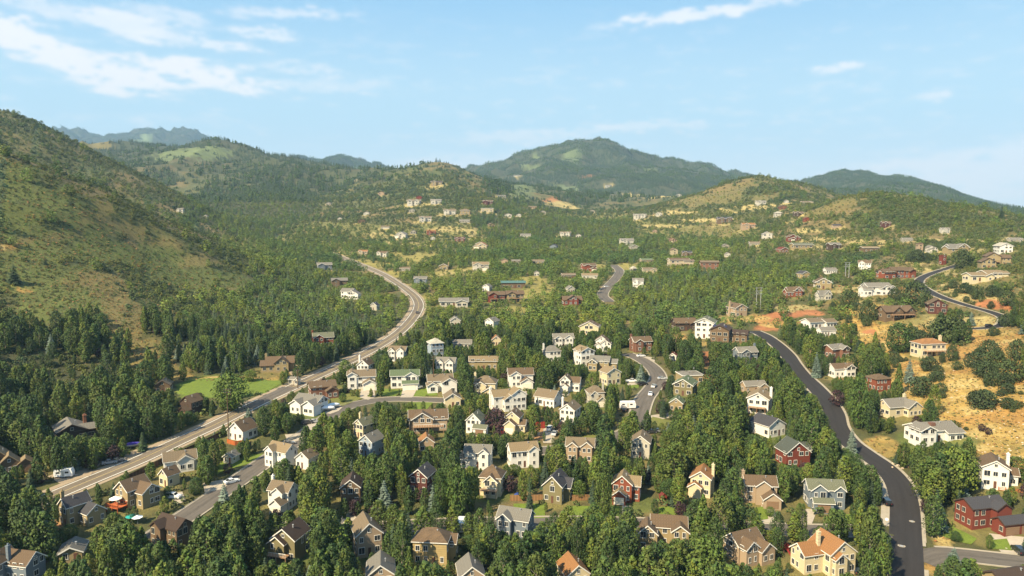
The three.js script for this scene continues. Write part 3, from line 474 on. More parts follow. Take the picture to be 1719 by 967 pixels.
      for (let k = 0; k < 3; k++) roofs.push(cube(1, .5, 1, b.x + (hash2(k, b.w * 100 | 0) - .5) * b.w * .7, b.h + .5, b.z + (hash2(k + 9, b.w * 100 | 0) - .5) * b.d * .7));
    } else {
      walls.push(put(prism([[-hw, -foot], [hw, -foot], [hw, b.h], [0, b.h + rise - .02], [-hw, b.h]], L), b));
      roofs.push(put(prism([[-a0, b.h - e + .01], [0, b.h + rise + .01], [a0, b.h - e + .01], [a0, b.h - e + th], [0, b.h + rise + th], [-a0, b.h - e + th]], L + 2 * oh), b));
      for (const s of [-1, 1]) {
        const r = prism([[-a0 - .02, b.h - e - .12], [0, b.h + rise - .12], [a0 + .02, b.h - e - .12], [a0 + .02, b.h - e + th - .03], [0, b.h + rise + th - .03], [-a0 - .02, b.h - e + th - .03]], .08); r.translate(0, 0, s * (L / 2 + oh + .045)); trims.push(put(r, b));
        trims.push(put(cube(.07, .2, L + 2 * oh - .05, s * (a0 + .04), b.h - e + .06, 0), b));
      }
    }
  }
  mesh('wall', clean(walls), wallMat(far ? { white: '#b3afa4', cream: '#a89c80', pale: '#948f82' }[wallC] ?? col_(wallC) : col_(wallC)), t);
  const roof = mesh('roof', clean(roofs), roofMat(col_(roofC)), t);
  if (!far || wpx > 15) mesh('trim', clean(trims), trimMat(col_(tc)), t);
  const R = rng(Math.round(px * 31 + py * 17)), tm = trimMat(col_(flags.includes('t') ? 'pale' : 'white'));
  // windows and doors on the faces that the place is seen from
  for (const b of blocks) for (const f of [0, 1, 2]) {
    const ang = [0, -Math.PI / 2, Math.PI / 2][f], len = f === 0 ? b.w : b.d, out = f === 0 ? b.d / 2 : b.w / 2, nx = -Math.sin(-ang), nz = Math.cos(ang);
    const face = Math.cos(a + (f === 0 ? 0 : f === 1 ? -Math.PI / 2 : Math.PI / 2) + view); if (face < -.25) continue;
    const gEnd = (b.ax === 'Z' && f === 0) || (b.ax === 'X' && f > 0), storeys = Math.max(1, Math.round(b.h / 2.75)), n = Math.max(1, Math.round((len - 1.2) / (far ? 4 : 2.7)));
    const place = (u, y, w, h, kind) => {
      const lx = b.x + (f === 0 ? u : (f === 1 ? -1 : 1) * out), lz = b.z + (f === 0 ? out : u), ex = f === 1 ? -.4 : f === 2 ? .4 : 0, ez = f === 0 ? .4 : 0;
      for (const o of blocks) if (o !== b && Math.abs(lx + ex - o.x) < o.w / 2 + w / 2 && Math.abs(lz + ez - o.z) < o.d / 2 + (f ? w / 2 : 0) && y < o.h + o.p * Math.min(o.w, o.d) / 2 + .3) return;
      const px_ = lx + (f === 1 ? -.05 : f === 2 ? .05 : 0), pz_ = lz + (f === 0 ? .05 : 0);
      if (kind) { const m = mesh(kind, kind === 'garage_door' ? garage(w) : cube(w, h, .1), kind === 'garage_door' ? trimMat(flags.includes('b') ? '#7a6048' : '#d8d0bd') : trimMat('#5a3a2c'), t); m.position.set(px_, kind === 'garage_door' ? y - 1.2 : y, pz_); m.rotation.y = f === 1 ? -Math.PI / 2 : f === 2 ? Math.PI / 2 : 0; return; }
      if (far && wpx < 15) { const m = mesh('window', winPane(w, h), mPane, t); m.position.set(px_, y, pz_); m.rotation.y = f === 1 ? -Math.PI / 2 : f === 2 ? Math.PI / 2 : 0; return; }
      const m = mesh('window', winFrame(w, h), tm, t); m.position.set(px_, y, pz_); m.rotation.y = f === 1 ? -Math.PI / 2 : f === 2 ? Math.PI / 2 : 0;
      mesh('pane', winPane(w, h), mPane, m);
    };
    for (let s = 0; s < storeys; s++) {
      if (b.g && f === 0 && s === 0) { if (len > 9) { place(-len / 4, 1.2, len / 2 - 1.2, 2.2, 'garage_door'); place(len / 4, 1.2, len / 2 - 1.2, 2.2, 'garage_door'); } else place(0, 1.2, Math.min(5, len - 1.4), 2.2, 'garage_door'); continue; }
      for (let k = 0; k < n; k++) {
        const u = ((k + .5) / n - .5) * (len - .6), r = R();
        if (f && R() < .3) continue;
        if (s === 0 && f === 0 && b === blocks[0] && k === Math.floor(n / 2) && !far) { place(u, 1.05, 1.0, 2.1, 'door'); continue; }
        if (r < .08) continue;
        const w = r > .72 ? 2.0 : r > .35 ? 1.5 : 1.1, h = r > .85 ? 1.6 : 1.25;
        place(u, 1.55 + s * 2.75, Math.min(w, len * .5), h);
      }
    }
    if (gEnd && b.p * len / 2 > 1.9 && b.ax !== 'H' && !far) place(0, b.h + b.p * len / 2 * .32, 1.0, .8);
  }
  const m0 = blocks[0];
  if (flags.includes('c')) { const left = flags.includes('L'), cxx = m0.x + (left ? -1 : 1) * (m0.w / 2 + .35), hh = m0.h + m0.p * Math.min(m0.w, m0.d) / 2 + 1.1, ch = mesh('chimney', clean([cube(1.1, hh + foot, 1.3, 0, (hh - foot) / 2, 0), cube(1.35, .2, 1.55, 0, hh + .1, 0), cube(.5, .5, .5, 0, hh + .4, 0)]), flags.includes('B') ? mBrick : wallMat(col_(wallC)), t); ch.position.set(cxx, 0, m0.z + (flags.includes('F') ? m0.d * .3 : -.6)); }
  if (!far) { const v = mesh('roof_vent', geo('vent', () => clean([cube(.3, .7, .3), cube(.5, .12, .5, 0, .4, 0)])), mMetal, roof); v.position.set(m0.x + m0.w * .18, m0.h + m0.p * Math.min(m0.w, m0.d) / 2 * .75 + .3, m0.z + (m0.ax === 'X' ? m0.d * .12 : 1)); }
  if (flags.includes('d')) { const w = m0.w * .8, y = 2.5, z = z1 + 1.3, dk = mesh('deck', clean([cube(w, .2, 2.6, 0, y, 0), ...[-.5, 0, .5].map((k) => cube(.18, y + foot, .18, k * (w - .3), (y - foot) / 2, 1.15))]), mDeckWood, t); dk.position.set(m0.x, 0, z); const rail = [cube(w, .1, .1, 0, y + 1, 1.25)]; for (let k = 0; k <= 12; k++) rail.push(cube(.07, .9, .07, (k / 12 - .5) * (w - .1), y + .55, 1.25)); mesh('railing', clean(rail), trimMat(col_(tc)), dk); }
  if (flags.includes('s')) for (let k = 0; k < 3; k++) { const sp = mesh('solar_panel', cube(2.4, .08, 1.7), mSolar, roof), W = m0.ax === 'X' ? m0.d : m0.w; sp.position.set(m0.x - m0.w * .3 + k * 2.6, m0.h + m0.p * W / 4 + .3, m0.z + W / 4); sp.rotation.x = Math.atan(m0.p); }
  if (flags.includes('k')) { const s = mesh('roof_box', cube(1.8, 1.3, 1.6), trimMat('#6b4b3c'), roof); s.position.set(m0.x - 1, m0.h + m0.p * Math.min(m0.w, m0.d) / 2 * .8, m0.z + 1.5); }
  // what part of the picture it fills, for the trees
  let u0 = 9e9, u1 = -9e9, v0 = 9e9, v1 = -9e9; for (const X of [x0, x1]) for (const Z of [z0, z1]) for (const Y of [0, top]) { const wx = ox + (X * ca + Z * sa) * sc, wz = oz + (-X * sa + Z * ca) * sc, s = toPixel(wx, gz + Y * sy * (Y ? .92 : 1), -wz); u0 = Math.min(u0, s[0]); u1 = Math.max(u1, s[0]); v0 = Math.min(v0, s[1]); v1 = Math.max(v1, s[1]); }
  houses.push({ nick, x: cx, d: cd, r: Math.hypot(x1 - x0, z1 - z0) / 2 * sc, px: (u0 + u1) / 2, py: (v0 + v1) / 2, rect: [u0, v0, u1, v1], near: q.d });
  { const r = Math.hypot(x1 - x0, z1 - z0) / 2 * sc, k = far ? 'pale' : ['yard', 'turf', 'yard'][Math.round(px) % 3]; patches.push({ x: cx, d: cd - r * (far ? .5 : .3), ax: r * (far ? 1.5 : 1.35), ad: 0, bx: 0, bd: r * (far ? 1.6 : 1.3), det: r * r * (far ? 2.4 : 1.755), kind: k, s: far ? .75 : .85, R: r * 3.2 }); }
  const cut = flags.includes('v') ? .84 : .62;
  openRects.push([u0 + (u1 - u0) * .02, v0 - 1, u1 - (u1 - u0) * .02, v0 + (Math.min(v1, py + 1) - v0) * cut, cd, 'h']);
  return t;
}
const H = (s) => s.trim().split('\n').forEach((l) => { const [nick, rest, nums, cols, arch, flags, trim] = l.split('|').map((q) => q.trim()), [px, py, w, rot] = nums.split(/\s+/).map(Number), [rc, wc] = cols.split(/\s+/); house(nick, rest, px, py, w, rot, rc, wc, arch, flags ?? '', trim); });
H(`
tan-roofed brown house with garage wing|at the left edge below the wooded hill|20 802 62 34|ltan brown|Z -2 -2 9 11 4.5 .6; Z 2 4 8 7 3.6 .6; Z 8.5 5 6 6 2.8 .5 g|b r
grey-roofed brown house with brick chimney|alone among trees at the foot of the left hill|126 744 60 38|grey dkbrown|Z 0 0 10 13 3.6 .45; X 4 3 8 6 3.4 .45|c B t
tan house with tall chimney wall|and a dark grey roof at lower left|140 890 66 -32|slate khaki|Z -2 1 7 10 5.6 .6; X 2 -3 12 8 3.4 .5|c L F v
blue-grey gabled house with white chimney|cut off by the lower left corner|26 988 74 -12|brown bluegrey|Z -3 2 7 9 5.4 .6; X 3 -2 13 9 4.4 .5|c v
low grey shed roof|under trees at the lower left|124 946 42 20|grey khaki|shed|
tan gabled house with brown roof|beside a spruce at the left street|233 858 66 -28|brown khaki|Z -2 0 8 10 5.2 .6; X 2 -2 10 8 4.4|v
cream garage gable|with lit front beside the fenced main road|285 818 30 -28|brown cream|Z 0 0 6.4 7 3.6 .6|v
tan-roofed white house|above the cream garage gable near the long fence|303 796 50 28|tan white|X 0 0 12 8 3.6; Z 2 4 6 3 3.6|
white-trimmed grey gable house|behind the orange timber deck by the main road|408 740 46 -24|brown white|Z 0 0 10 10 3.4 .6|v
small white garden shed|below the orange timber deck|389 779 14 -15|grey pale|shed|v
dark brown roof half hidden by trees|below the end of the left street|290 926 44 -28|dkbrown brown|ell|t
brown cabin with broad garage|beside the bright park lawn|318 702 30 -20|brown dkbrown|gar|b t
tiny brown hut|at the foot of the grassy left hill|276 661 27 15|tan brown|small|t
maroon-gabled brown house with deck|in the middle below the cul-de-sac lawn|719 727 62 8|brown beige|X 0 0 15 9 4.4 .5; Z -2.4 4.8 8 3.4 4.8 .55|d v
white cape house with arched window|left of a dark purple plum tree|803 732 42 -15|ggrey white|Z -1 0 9 10 5 .6; X 4 6 8 5 2.7 .4 g|b v
white house with two stacked brown gables|right of the purple plum tree|866 730 38 -14|brown cream|Z 0 0 9 10 5.6; X 3 2 10 6 3; Z -.6 7 6.6 5 3.4 g|v
light blue gabled house|peeping out of the trees left of the maroon gable|624 768 32 -26|grey blue|gable|v
yellow-walled house with chimney|by the planted turning island|613 737 34 -34|ggrey cream|Z 0 0 8 11 5|c L v
small orange-tan roof|among trees below the maroon-gabled house|716 760 24 10|orange beige|small|
white two-gable house with grey roof|in the centre of the lower trees|800 788 52 -6|grey white|X 0 0 14 8 5.2; Z 3.4 4.3 5 3 5.4; X -6 1 6 7 3|v
cream house with tan hip roof|beside a yellowing tree above the lower street|826 836 44 -12|brown cream|H 0 0 9.5 9 5.4 .6; Z .5 5 6 3 4.8 .6|d v
small maroon house with slate roof|behind a blue spruce left of centre|710 830 26 -16|slate maroon|gable|
dark brown house in tree shade|at lower left of centre|591 848 24 6|dkbrown brown|gable|
white house with tan roof and chimney|with two dark cars before its garage|470 864 58 -18|tan white|X 0 0 11 8 5.4; Z 1 4.3 5.6 4 5.4; Z 2.4 7.4 6 5 2.7 g|c L v
olive gabled house with white trim|near the bottom edge at lower left|487 948 66 -15|dkbrown olive|Z 0 0 9 10 5.8 .55; Z -1.7 5.4 6 2.6 5 .55|d v
brown-tan house with steep gable|right of the round bright green tree|616 936 50 22|tan beige|Z 0 0 9 11 5.6 .6|v
yellow house with brown hip roof|beside a white trailer on the lower street|732 950 74 -6|brown yellow|H 0 0 13 9 5.8 .5; X 5 -3 8 6 4.6|v
grey roof left of the bottom centre|cut by the bottom edge|640 1004 44 10|grey beige|gable|
grey roof at the bottom centre|cut by the bottom edge|790 1006 46 10|grey beige|gable|
grey-tan roofed house|beside the left street behind a round tree|472 788 40 -30|ltan white|ell|
small white-gabled house|right of the grey-tan roof by the left street|516 788 26 -20|tan white|small|
olive-yellow house with slate roof|in the lower centre above a green lawn|938 847 52 -20|slate olive|Z 0 0 9 12 5.2 .62; X 2 -3 10 8 4|v
rust red house with tan roof|facing the lower street right of centre|1051 850 48 -14|ltan rust|Z 0 0 9 9 5.6 .55; X 2.5 -2 11 8 4.8; Z -1 6 6 4 2.8 g|v
cream house with orange roof and white chimney|beside a broad round tree|1176 838 40 -22|orange cream|Z 0 0 8 10 5.6 .5; Z -2 5.6 5 3 3.2|c v
pale grey gabled house|among tall trees below the curving grey street|1076 770 33 -15|tan pale|gable|v
tan house with clipped gables|by the lower end of the curving grey street|974 778 42 -10|tan beige|twin|
long white house with rows of windows|right of the white two-gable house|878 788 52 14|ltan white|X 0 0 14 8 5.6; Z 4.4 4.3 5 2.4 5.8|v
small white house with tan roof and chimney|above the driveway with the white van|957 712 34 -24|tan white|gable|c L
brown house with big white grid window|under trees at the bottom right of centre|1112 930 82 -10|brown khaki|Z -5 3 7 8 4.6 .6; X 3 -2 13 8 5.2 .5; Z 7 3 6 4 5|
tan house with broad brown roof|at the bottom right, above the frame edge|1256 954 66 26|brown beige|X 0 -1 13 9 4.6; Z -2.5 4.5 6.5 5 4.4 .5; Z 4.5 5 7 7 3.4 .5|v
grey-brown two-storey house with chimney|and a pale driveway left of the blue-grey house|1277 854 62 -6|brown beige|X 0 0 13 8 5.4; Z .5 4.4 6 3 5.6; Z 3.4 7.4 7 5 2.7 g|c L b v
orange roof at the bottom edge|in the trees below centre|962 1004 42 15|orange cream|gable|
blue house with grey roof|half hidden beside the lower street|864 910 34 -20|grey bluegrey|ell|
white house under a broad dark roof|behind trees left of the black road|1288 734 54 28|slate white|Z 0 0 12 13 4 .4|v
red gabled house with green-grey roof|left of the black road bend|1333 784 64 10|dkgreen red|Z 0 0 12 10 4.8 .55; X 3 -3 12 7 4.4|v
blue-grey house with white trim|left of the black road near its lower bend|1385 862 70 -6|ggrey bluegrey|X 0 0 14 8 5.4; Z -3.4 4.4 6 3 5.6 .55; Z 4.8 4.2 4 2 5.5 .6; X -2.6 7.6 7.4 4 2.8 .4 g|v b
cream house with orange tiled roof|at the bottom right, left of the black road|1382 975 102 16|orange cream|Z 3 0 11 12 5.6 .5; X -5.5 -2 10 8 4.8 .5; Z 1 6.6 5 2 4.6 .5|c L v
white ranch house with grey roof|on the golden slope right of the black road|1564 748 92 10|lgrey white|X 1.5 0 15 8 3.8 .42; Z -4.6 3.4 6 6 4.6 .45; X 7 3.6 6 4 3.1 .4|k v
white house with brown roof and chimney|at the right edge below the golden slope|1674 826 62 -24|brown white|Z 0 0 9 11 6.2 .45; X 4 -3 9 7 3.4 .4|c v
red house with dark roof and twin garages|at the lower right edge|1668 902 112 12|slate red|X -2 -3 16 9 5.6 .4; Z 2 2.4 7 4 5.6 .42; X 4.6 6.6 15 6 3 .42 g|t b v
dark brown roof at the lower right corner|below the side street|1694 1012 84 14|dkbrown khaki|X 0 0 14 9 4 .4|r
orange brick house with tall chimney|among trees left of the main road|543 584 34 20|ggrey rust|ell|c L
brown gabled lodge|above the bright park lawn|467 626 54 12|brown khaki|cross|c L t
small grey gatehouse|beside the main road at the park drive|494 647 22 -10|lgrey pale|X 0 0 7 4 2.6 .4; Z 4 2 3 4 2.4|v
brick red house with brown roof|right beside the main road|543 672 48 24|brown brick|X 0 0 13 9 4.6 .4; Z 4 5.4 6 5 3.2 .5|r v
grey and cream house with gabled dormers|with boats parked outside near the main road|520 698 64 -24|grey white|X 0 0 13 8 4.2; Z -3 5 6 5 3.6; Z 4.4 5 6 5 3.8|v
white house with grey double garage|behind the pale fan-shaped driveway|608 657 46 12|tan white|X 0 0 11 8 5.2; Z 3 6 6 5 2.8 g; Z -5 0 4 9 6|v
white house with steep gable|between the main road and the cul-de-sac|614 632 28 -12|brown white|Z 0 0 8 10 5.4 .6|c L v
white twin-gable house|right of the main road among trees|668 607 30 -10|tan white|twin|
white house with green roof|behind its white driveway on the cul-de-sac|680 656 46 8|green white|X 0 0 14 8 5.4 .45; Z 3 4.2 6 2.6 5.4 .5; X 2.6 7.2 7.4 4 2.8 .4 g|v
tall white house with pale blue side|in trees left of centre|731 604 27 25|pale blue|H 0 0 8 8 8|
white house with wide window bank|below the tall white and blue house|749 628 36 -10|lgrey white|twin|
white house with cream garage gable|beside the tall pole left of centre|741 662 50 10|tan white|X -1 -1 12 8 4.6; Z 3 5 7 6 4.6; Z -5 2 5 7 3|v
tan-roofed white cottage|below the house with the cream garage gable|759 684 28 10|tan cream|small|
long tan-roofed house|in the centre behind small trees|812 621 46 2|ltan khaki|X 0 0 16 8 4.2 .4|
cream house with tan hip roof and side chimney|left of the big white stepped house|815 669 40 -6|tan cream|hipg|c L b
big white house with stepped gables|in the middle of the neighbourhood|852 692 60 20|ltan white|X -3 -1 14 8 5.6; Z 3 2.5 8 7 6.4 .5; Z -2 4.4 6 3 4.6|c L v
white house with wide white garage|above the big stepped white house|874 653 44 6|brown white|ellg|v
grey low-roofed house|in trees left of centre|776 586 30 4|lgrey pale|ranch|
orange-roofed cottage|in the trees above centre|833 581 16 4|orange cream|small|
white cascade of gables|on the wooded slope left of the main road|590 503 44 -16|grey white|X -4 -2 12 8 5.6; Z 4 3 8 7 4.6; Z 9 6 6 6 4|
teal-grey roofed house|on the wooded left slope above the road|545 454 24 20|lgrey bluegrey|ell|
brown timber house|below the teal-grey roof on the left slope|570 482 26 16|grey brown|ell|t
dark house with white gable|in trees left of the road bend|629 521 15 -10|slate pale|small|
grey house behind pointed dark trees|right of the road bend|762 516 46 4|lgrey pale|ranchl|
small grey roof|in trees below the pointed dark trees|764 548 17 8|lgrey pale|small|
grey house with white gable end|in trees above the orange-roofed cottage|826 550 24 -30|grey white|small|
brown chalet with broad eaves|left of the pair in the meadow|833 508 30 10|brown red|ell|d t
brown chalet with yellow front|right of the pair in the meadow|864 507 32 10|brown khaki|ell|d t
white gable|above the brown chalet pair|818 489 16 -20|lgrey white|small|
white house with deep roof|on a pale terrace above the teal-roofed lodge|807 455 27 6|ltan white|ellg|
long lodge with teal roof|above the meadow in the centre|861 484 40 4|teal brown|X 0 0 18 7 4 .35|t
red barn|standing at the right end of the yellow meadow|960 513 34 6|brown red|X 0 0 12 8 3.4 .55; Z 0 3 7 5 4.4 .6|r v
orange-brown house|left of the upper grey street|989 456 28 14|brown rust|ellg|
white bungalow|below the orange-brown house|990 468 25 -6|ltan white|ranch|
brown bungalow|left of the white bungalow|954 467 24 10|tan brown|ranch|
pale house with deep gable|behind the red barn|957 492 15 14|grey pale|small|
large cream house with balcony rows|on the wooded slope right of centre|1142 448 42 6|brown cream|X 0 0 16 8 6 .35; X 7 1 8 8 5 .35|d
cream tower house|standing above the large cream house|1131 431 13 6|tan cream|Z 0 0 7 7 8|
brown house with tan top floor|right of the large cream house|1190 453 31 -6|tan brick|X 0 0 13 8 6 .3|t
cream house with picture windows|right of the upper grey street|1090 458 26 6|tan cream|ranchl|
pale roof with a diamond outline|at the edge of trees by the upper grey street|1063 456 12 30|pale pale|H 0 0 6 6 3 .8|
white house with dark windows|below the cream picture-window house|1071 483 18 -6|lgrey white|ellg|
brown house with steep red-brown roof|on the pale bank left of the black road top|1236 533 33 18|brown beige|gable|c L
dark house with long red-brown roof|left of the tall white house|1149 556 42 8|brown dkbrown|X 0 0 14 8 4.4 .6; Z 5 3 5 4 3.8|t
tall white three-storey house|on the yellow bank below the wood|1184 569 34 -22|ggrey white|Z 0 0 9 10 8.2 .5|v
dark brown house with solar panels|right of the tall white house|1224 578 60 -24|dkbrown brown|Z -2 0 10 11 6.6 .45; X 7 -2 10 8 4.4 .4|s t v
brick house with two chimneys|beside a tall tree at the top of the curving street|1076 591 38 14|brown brick|X 0 0 12 8 5.2; Z -3 4 5 3 5.2|c L
cream house with wide gable|in trees above the white terrace of houses|990 563 34 -14|brown cream|Z 0 0 12 9 4.8 .45|
white house with grey roof and dormers|behind small pointed trees|945 585 36 6|lgrey white|twin|
white house with brown gable roofs|right of the cream wide gable|1012 591 30 -12|brown white|step|
white house with hip roof and side chimney|left of the tall white and tan pair|926 608 30 14|grey white|hip|c L
tall white house with orange-tan roof|left half of the close white and tan pair|980 616 34 22|ltan white|Z 0 0 9 10 7.4 .4|v
tan house with porch and grey roofs|right half of the close white and tan pair|1012 625 48 -16|grey khaki|X 0 0 13 8 4.6; Z -4 5 6 5 4.2; X 8 -1 7 6 3.6|v
white-walled house with tan roof|just left of the curving grey street|1024 647 34 24|ltan cream|Z 0 0 10 9 5.6 .4|v
white house with reddish brown roof|above a white driveway in the centre|957 661 36 -14|brown white|Z -2 0 7 9 5.2 .6; X 3 -2 9 8 4; Z -2 6 5 4 2.8 g|v
broad-roofed white house|left of the small driveway gables in the centre|920 684 44 -32|tan white|X 0 0 14 10 3.8 .5|v
tan-roofed house with chimney box|in trees left of the curving street|1000 684 33 10|tan pale|hipg|c
broad flat grey-roofed house|below the red soil bank|1157 644 44 8|lgrey khaki|F 0 0 13 12 3.4|v
grey-green gabled house|in front of the broad flat grey roof|1150 666 38 -26|green olive|Z 0 0 9 10 4.6|v
small grey-green house|below the grey-green gabled house|1136 692 24 -20|green khaki|small|
blue-grey house with pale fence|between the trees left of the black road top|1252 610 42 14|lgrey bluegrey|ell|c
small grey house with red deck|above the white balcony house|1266 662 37 10|lgrey beige|ranchl|
white balcony house with tan roof|beside trees left of the black road|1274 696 38 -26|ltan white|Z 0 0 9 11 5.8 .5|c d v
tiny white gable with red trim|left of the flat grey roof|1130 605 13 -20|red white|shed|
white and grey house of many gables|on the right slope below the red lodge|1470 497 58 4|lgrey white|X 0 -1 17 9 5.4 .45; Z 3 4.6 7 4 4.6; X -9 1 6 7 4; Z 8 3 4 5 5|v
long red lodge with stepped roofs|left of the black hill road|1503 469 60 16|brown rust|X -6 0 9 8 4.6 .5; X 2 -1 9 8 5.6 .5; X 10 0 8 8 5.2 .5; Z 11 4 5 3 5|r v
long tan house with low roofs|right of the black hill road|1655 473 68 2|ltan cream|X -6 1 10 8 3.4 .35; X 5 0 13 8 4.6 .35; Z -1 5 5 3 3.2|v
tan gable|stacked directly above the long tan house|1656 451 26 -14|brown khaki|Z 0 0 10 9 4.6 .55|t v
big tan gabled house with dark balcony|topmost of the tan group at right|1673 446 40 -16|brown khaki|Z -3 0 10 10 6.4 .55; X 5 -1 9 8 5.4|d t v
red tower-like shed|at the top of the black hill road|1582 445 11 8|red red|F 0 0 4.6 4.6 7|r v
ochre gabled house|above the pale bank left of the many-gabled house|1380 486 28 -14|brown khaki|Z 0 0 9 9 4.2 .6|
grey house with arched gables|below the ochre gabled house|1382 505 29 10|grey pale|cross|
low house with red and cream gables|left of the grey arched-gable house|1331 499 35 8|brown rust|cross|
white cottage in the trees|behind the ochre gabled house|1393 460 19 10|lgrey white|ranch|
ochre cottage with dark roof|in trees left of the white cottage|1348 468 20 14|slate yellow|small|
white house with red roof edge|in trees left of the red lodge|1451 453 19 -24|brown white|ell|
brown lodge with two big dormers|in the middle of the right slope|1503 538 58 8|brown brown|X 0 0 17 9 3.8 .6; Z -2 4 6 4 4 .8; Z 5.5 4 5 4 4 .8|d t v
red-brown chalet|beside a big dark tree below the hill road|1571 528 32 -20|brown maroon|Z 0 0 10 10 4.6 .6|t v
orange hip-roofed cream house|on the golden slope beside two round trees|1557 599 50 8|orange cream|H 0 0 14 9 5.6 .4|c d v
long white house with tan roof|above the upper black road|1374 555 54 20|tan white|X -3 0 12 8 3.6 .4; X 6 2 8 7 3.2 .4|
small grey roof with white gable|below the long white house above the black road|1386 565 30 14|lgrey white|ranch|
brick-fronted house with grey roof|on the slope above the black road|1402 603 42 24|lgrey brick|X 0 0 12 9 4.4 .4; Z 3 5 6 4 4.6 .45|
white house with brown roof|under the brick-fronted house by the black road|1412 635 44 10|brown white|X 0 0 13 8 4 .45; Z 3 4.2 6 3 4.4 .5|v
brown box house with skylights|above the grey-roofed cream house|1473 658 38 14|brown rust|H 0 0 11 10 5.2 .3|r v
cream house with grey stepped roofs|right of the black road in mid slope|1508 704 66 16|lgrey cream|X -2 -1 13 9 3.8 .5; Z 4 3 8 7 3.6 .55; |c v
`.replace('; |', '|'));
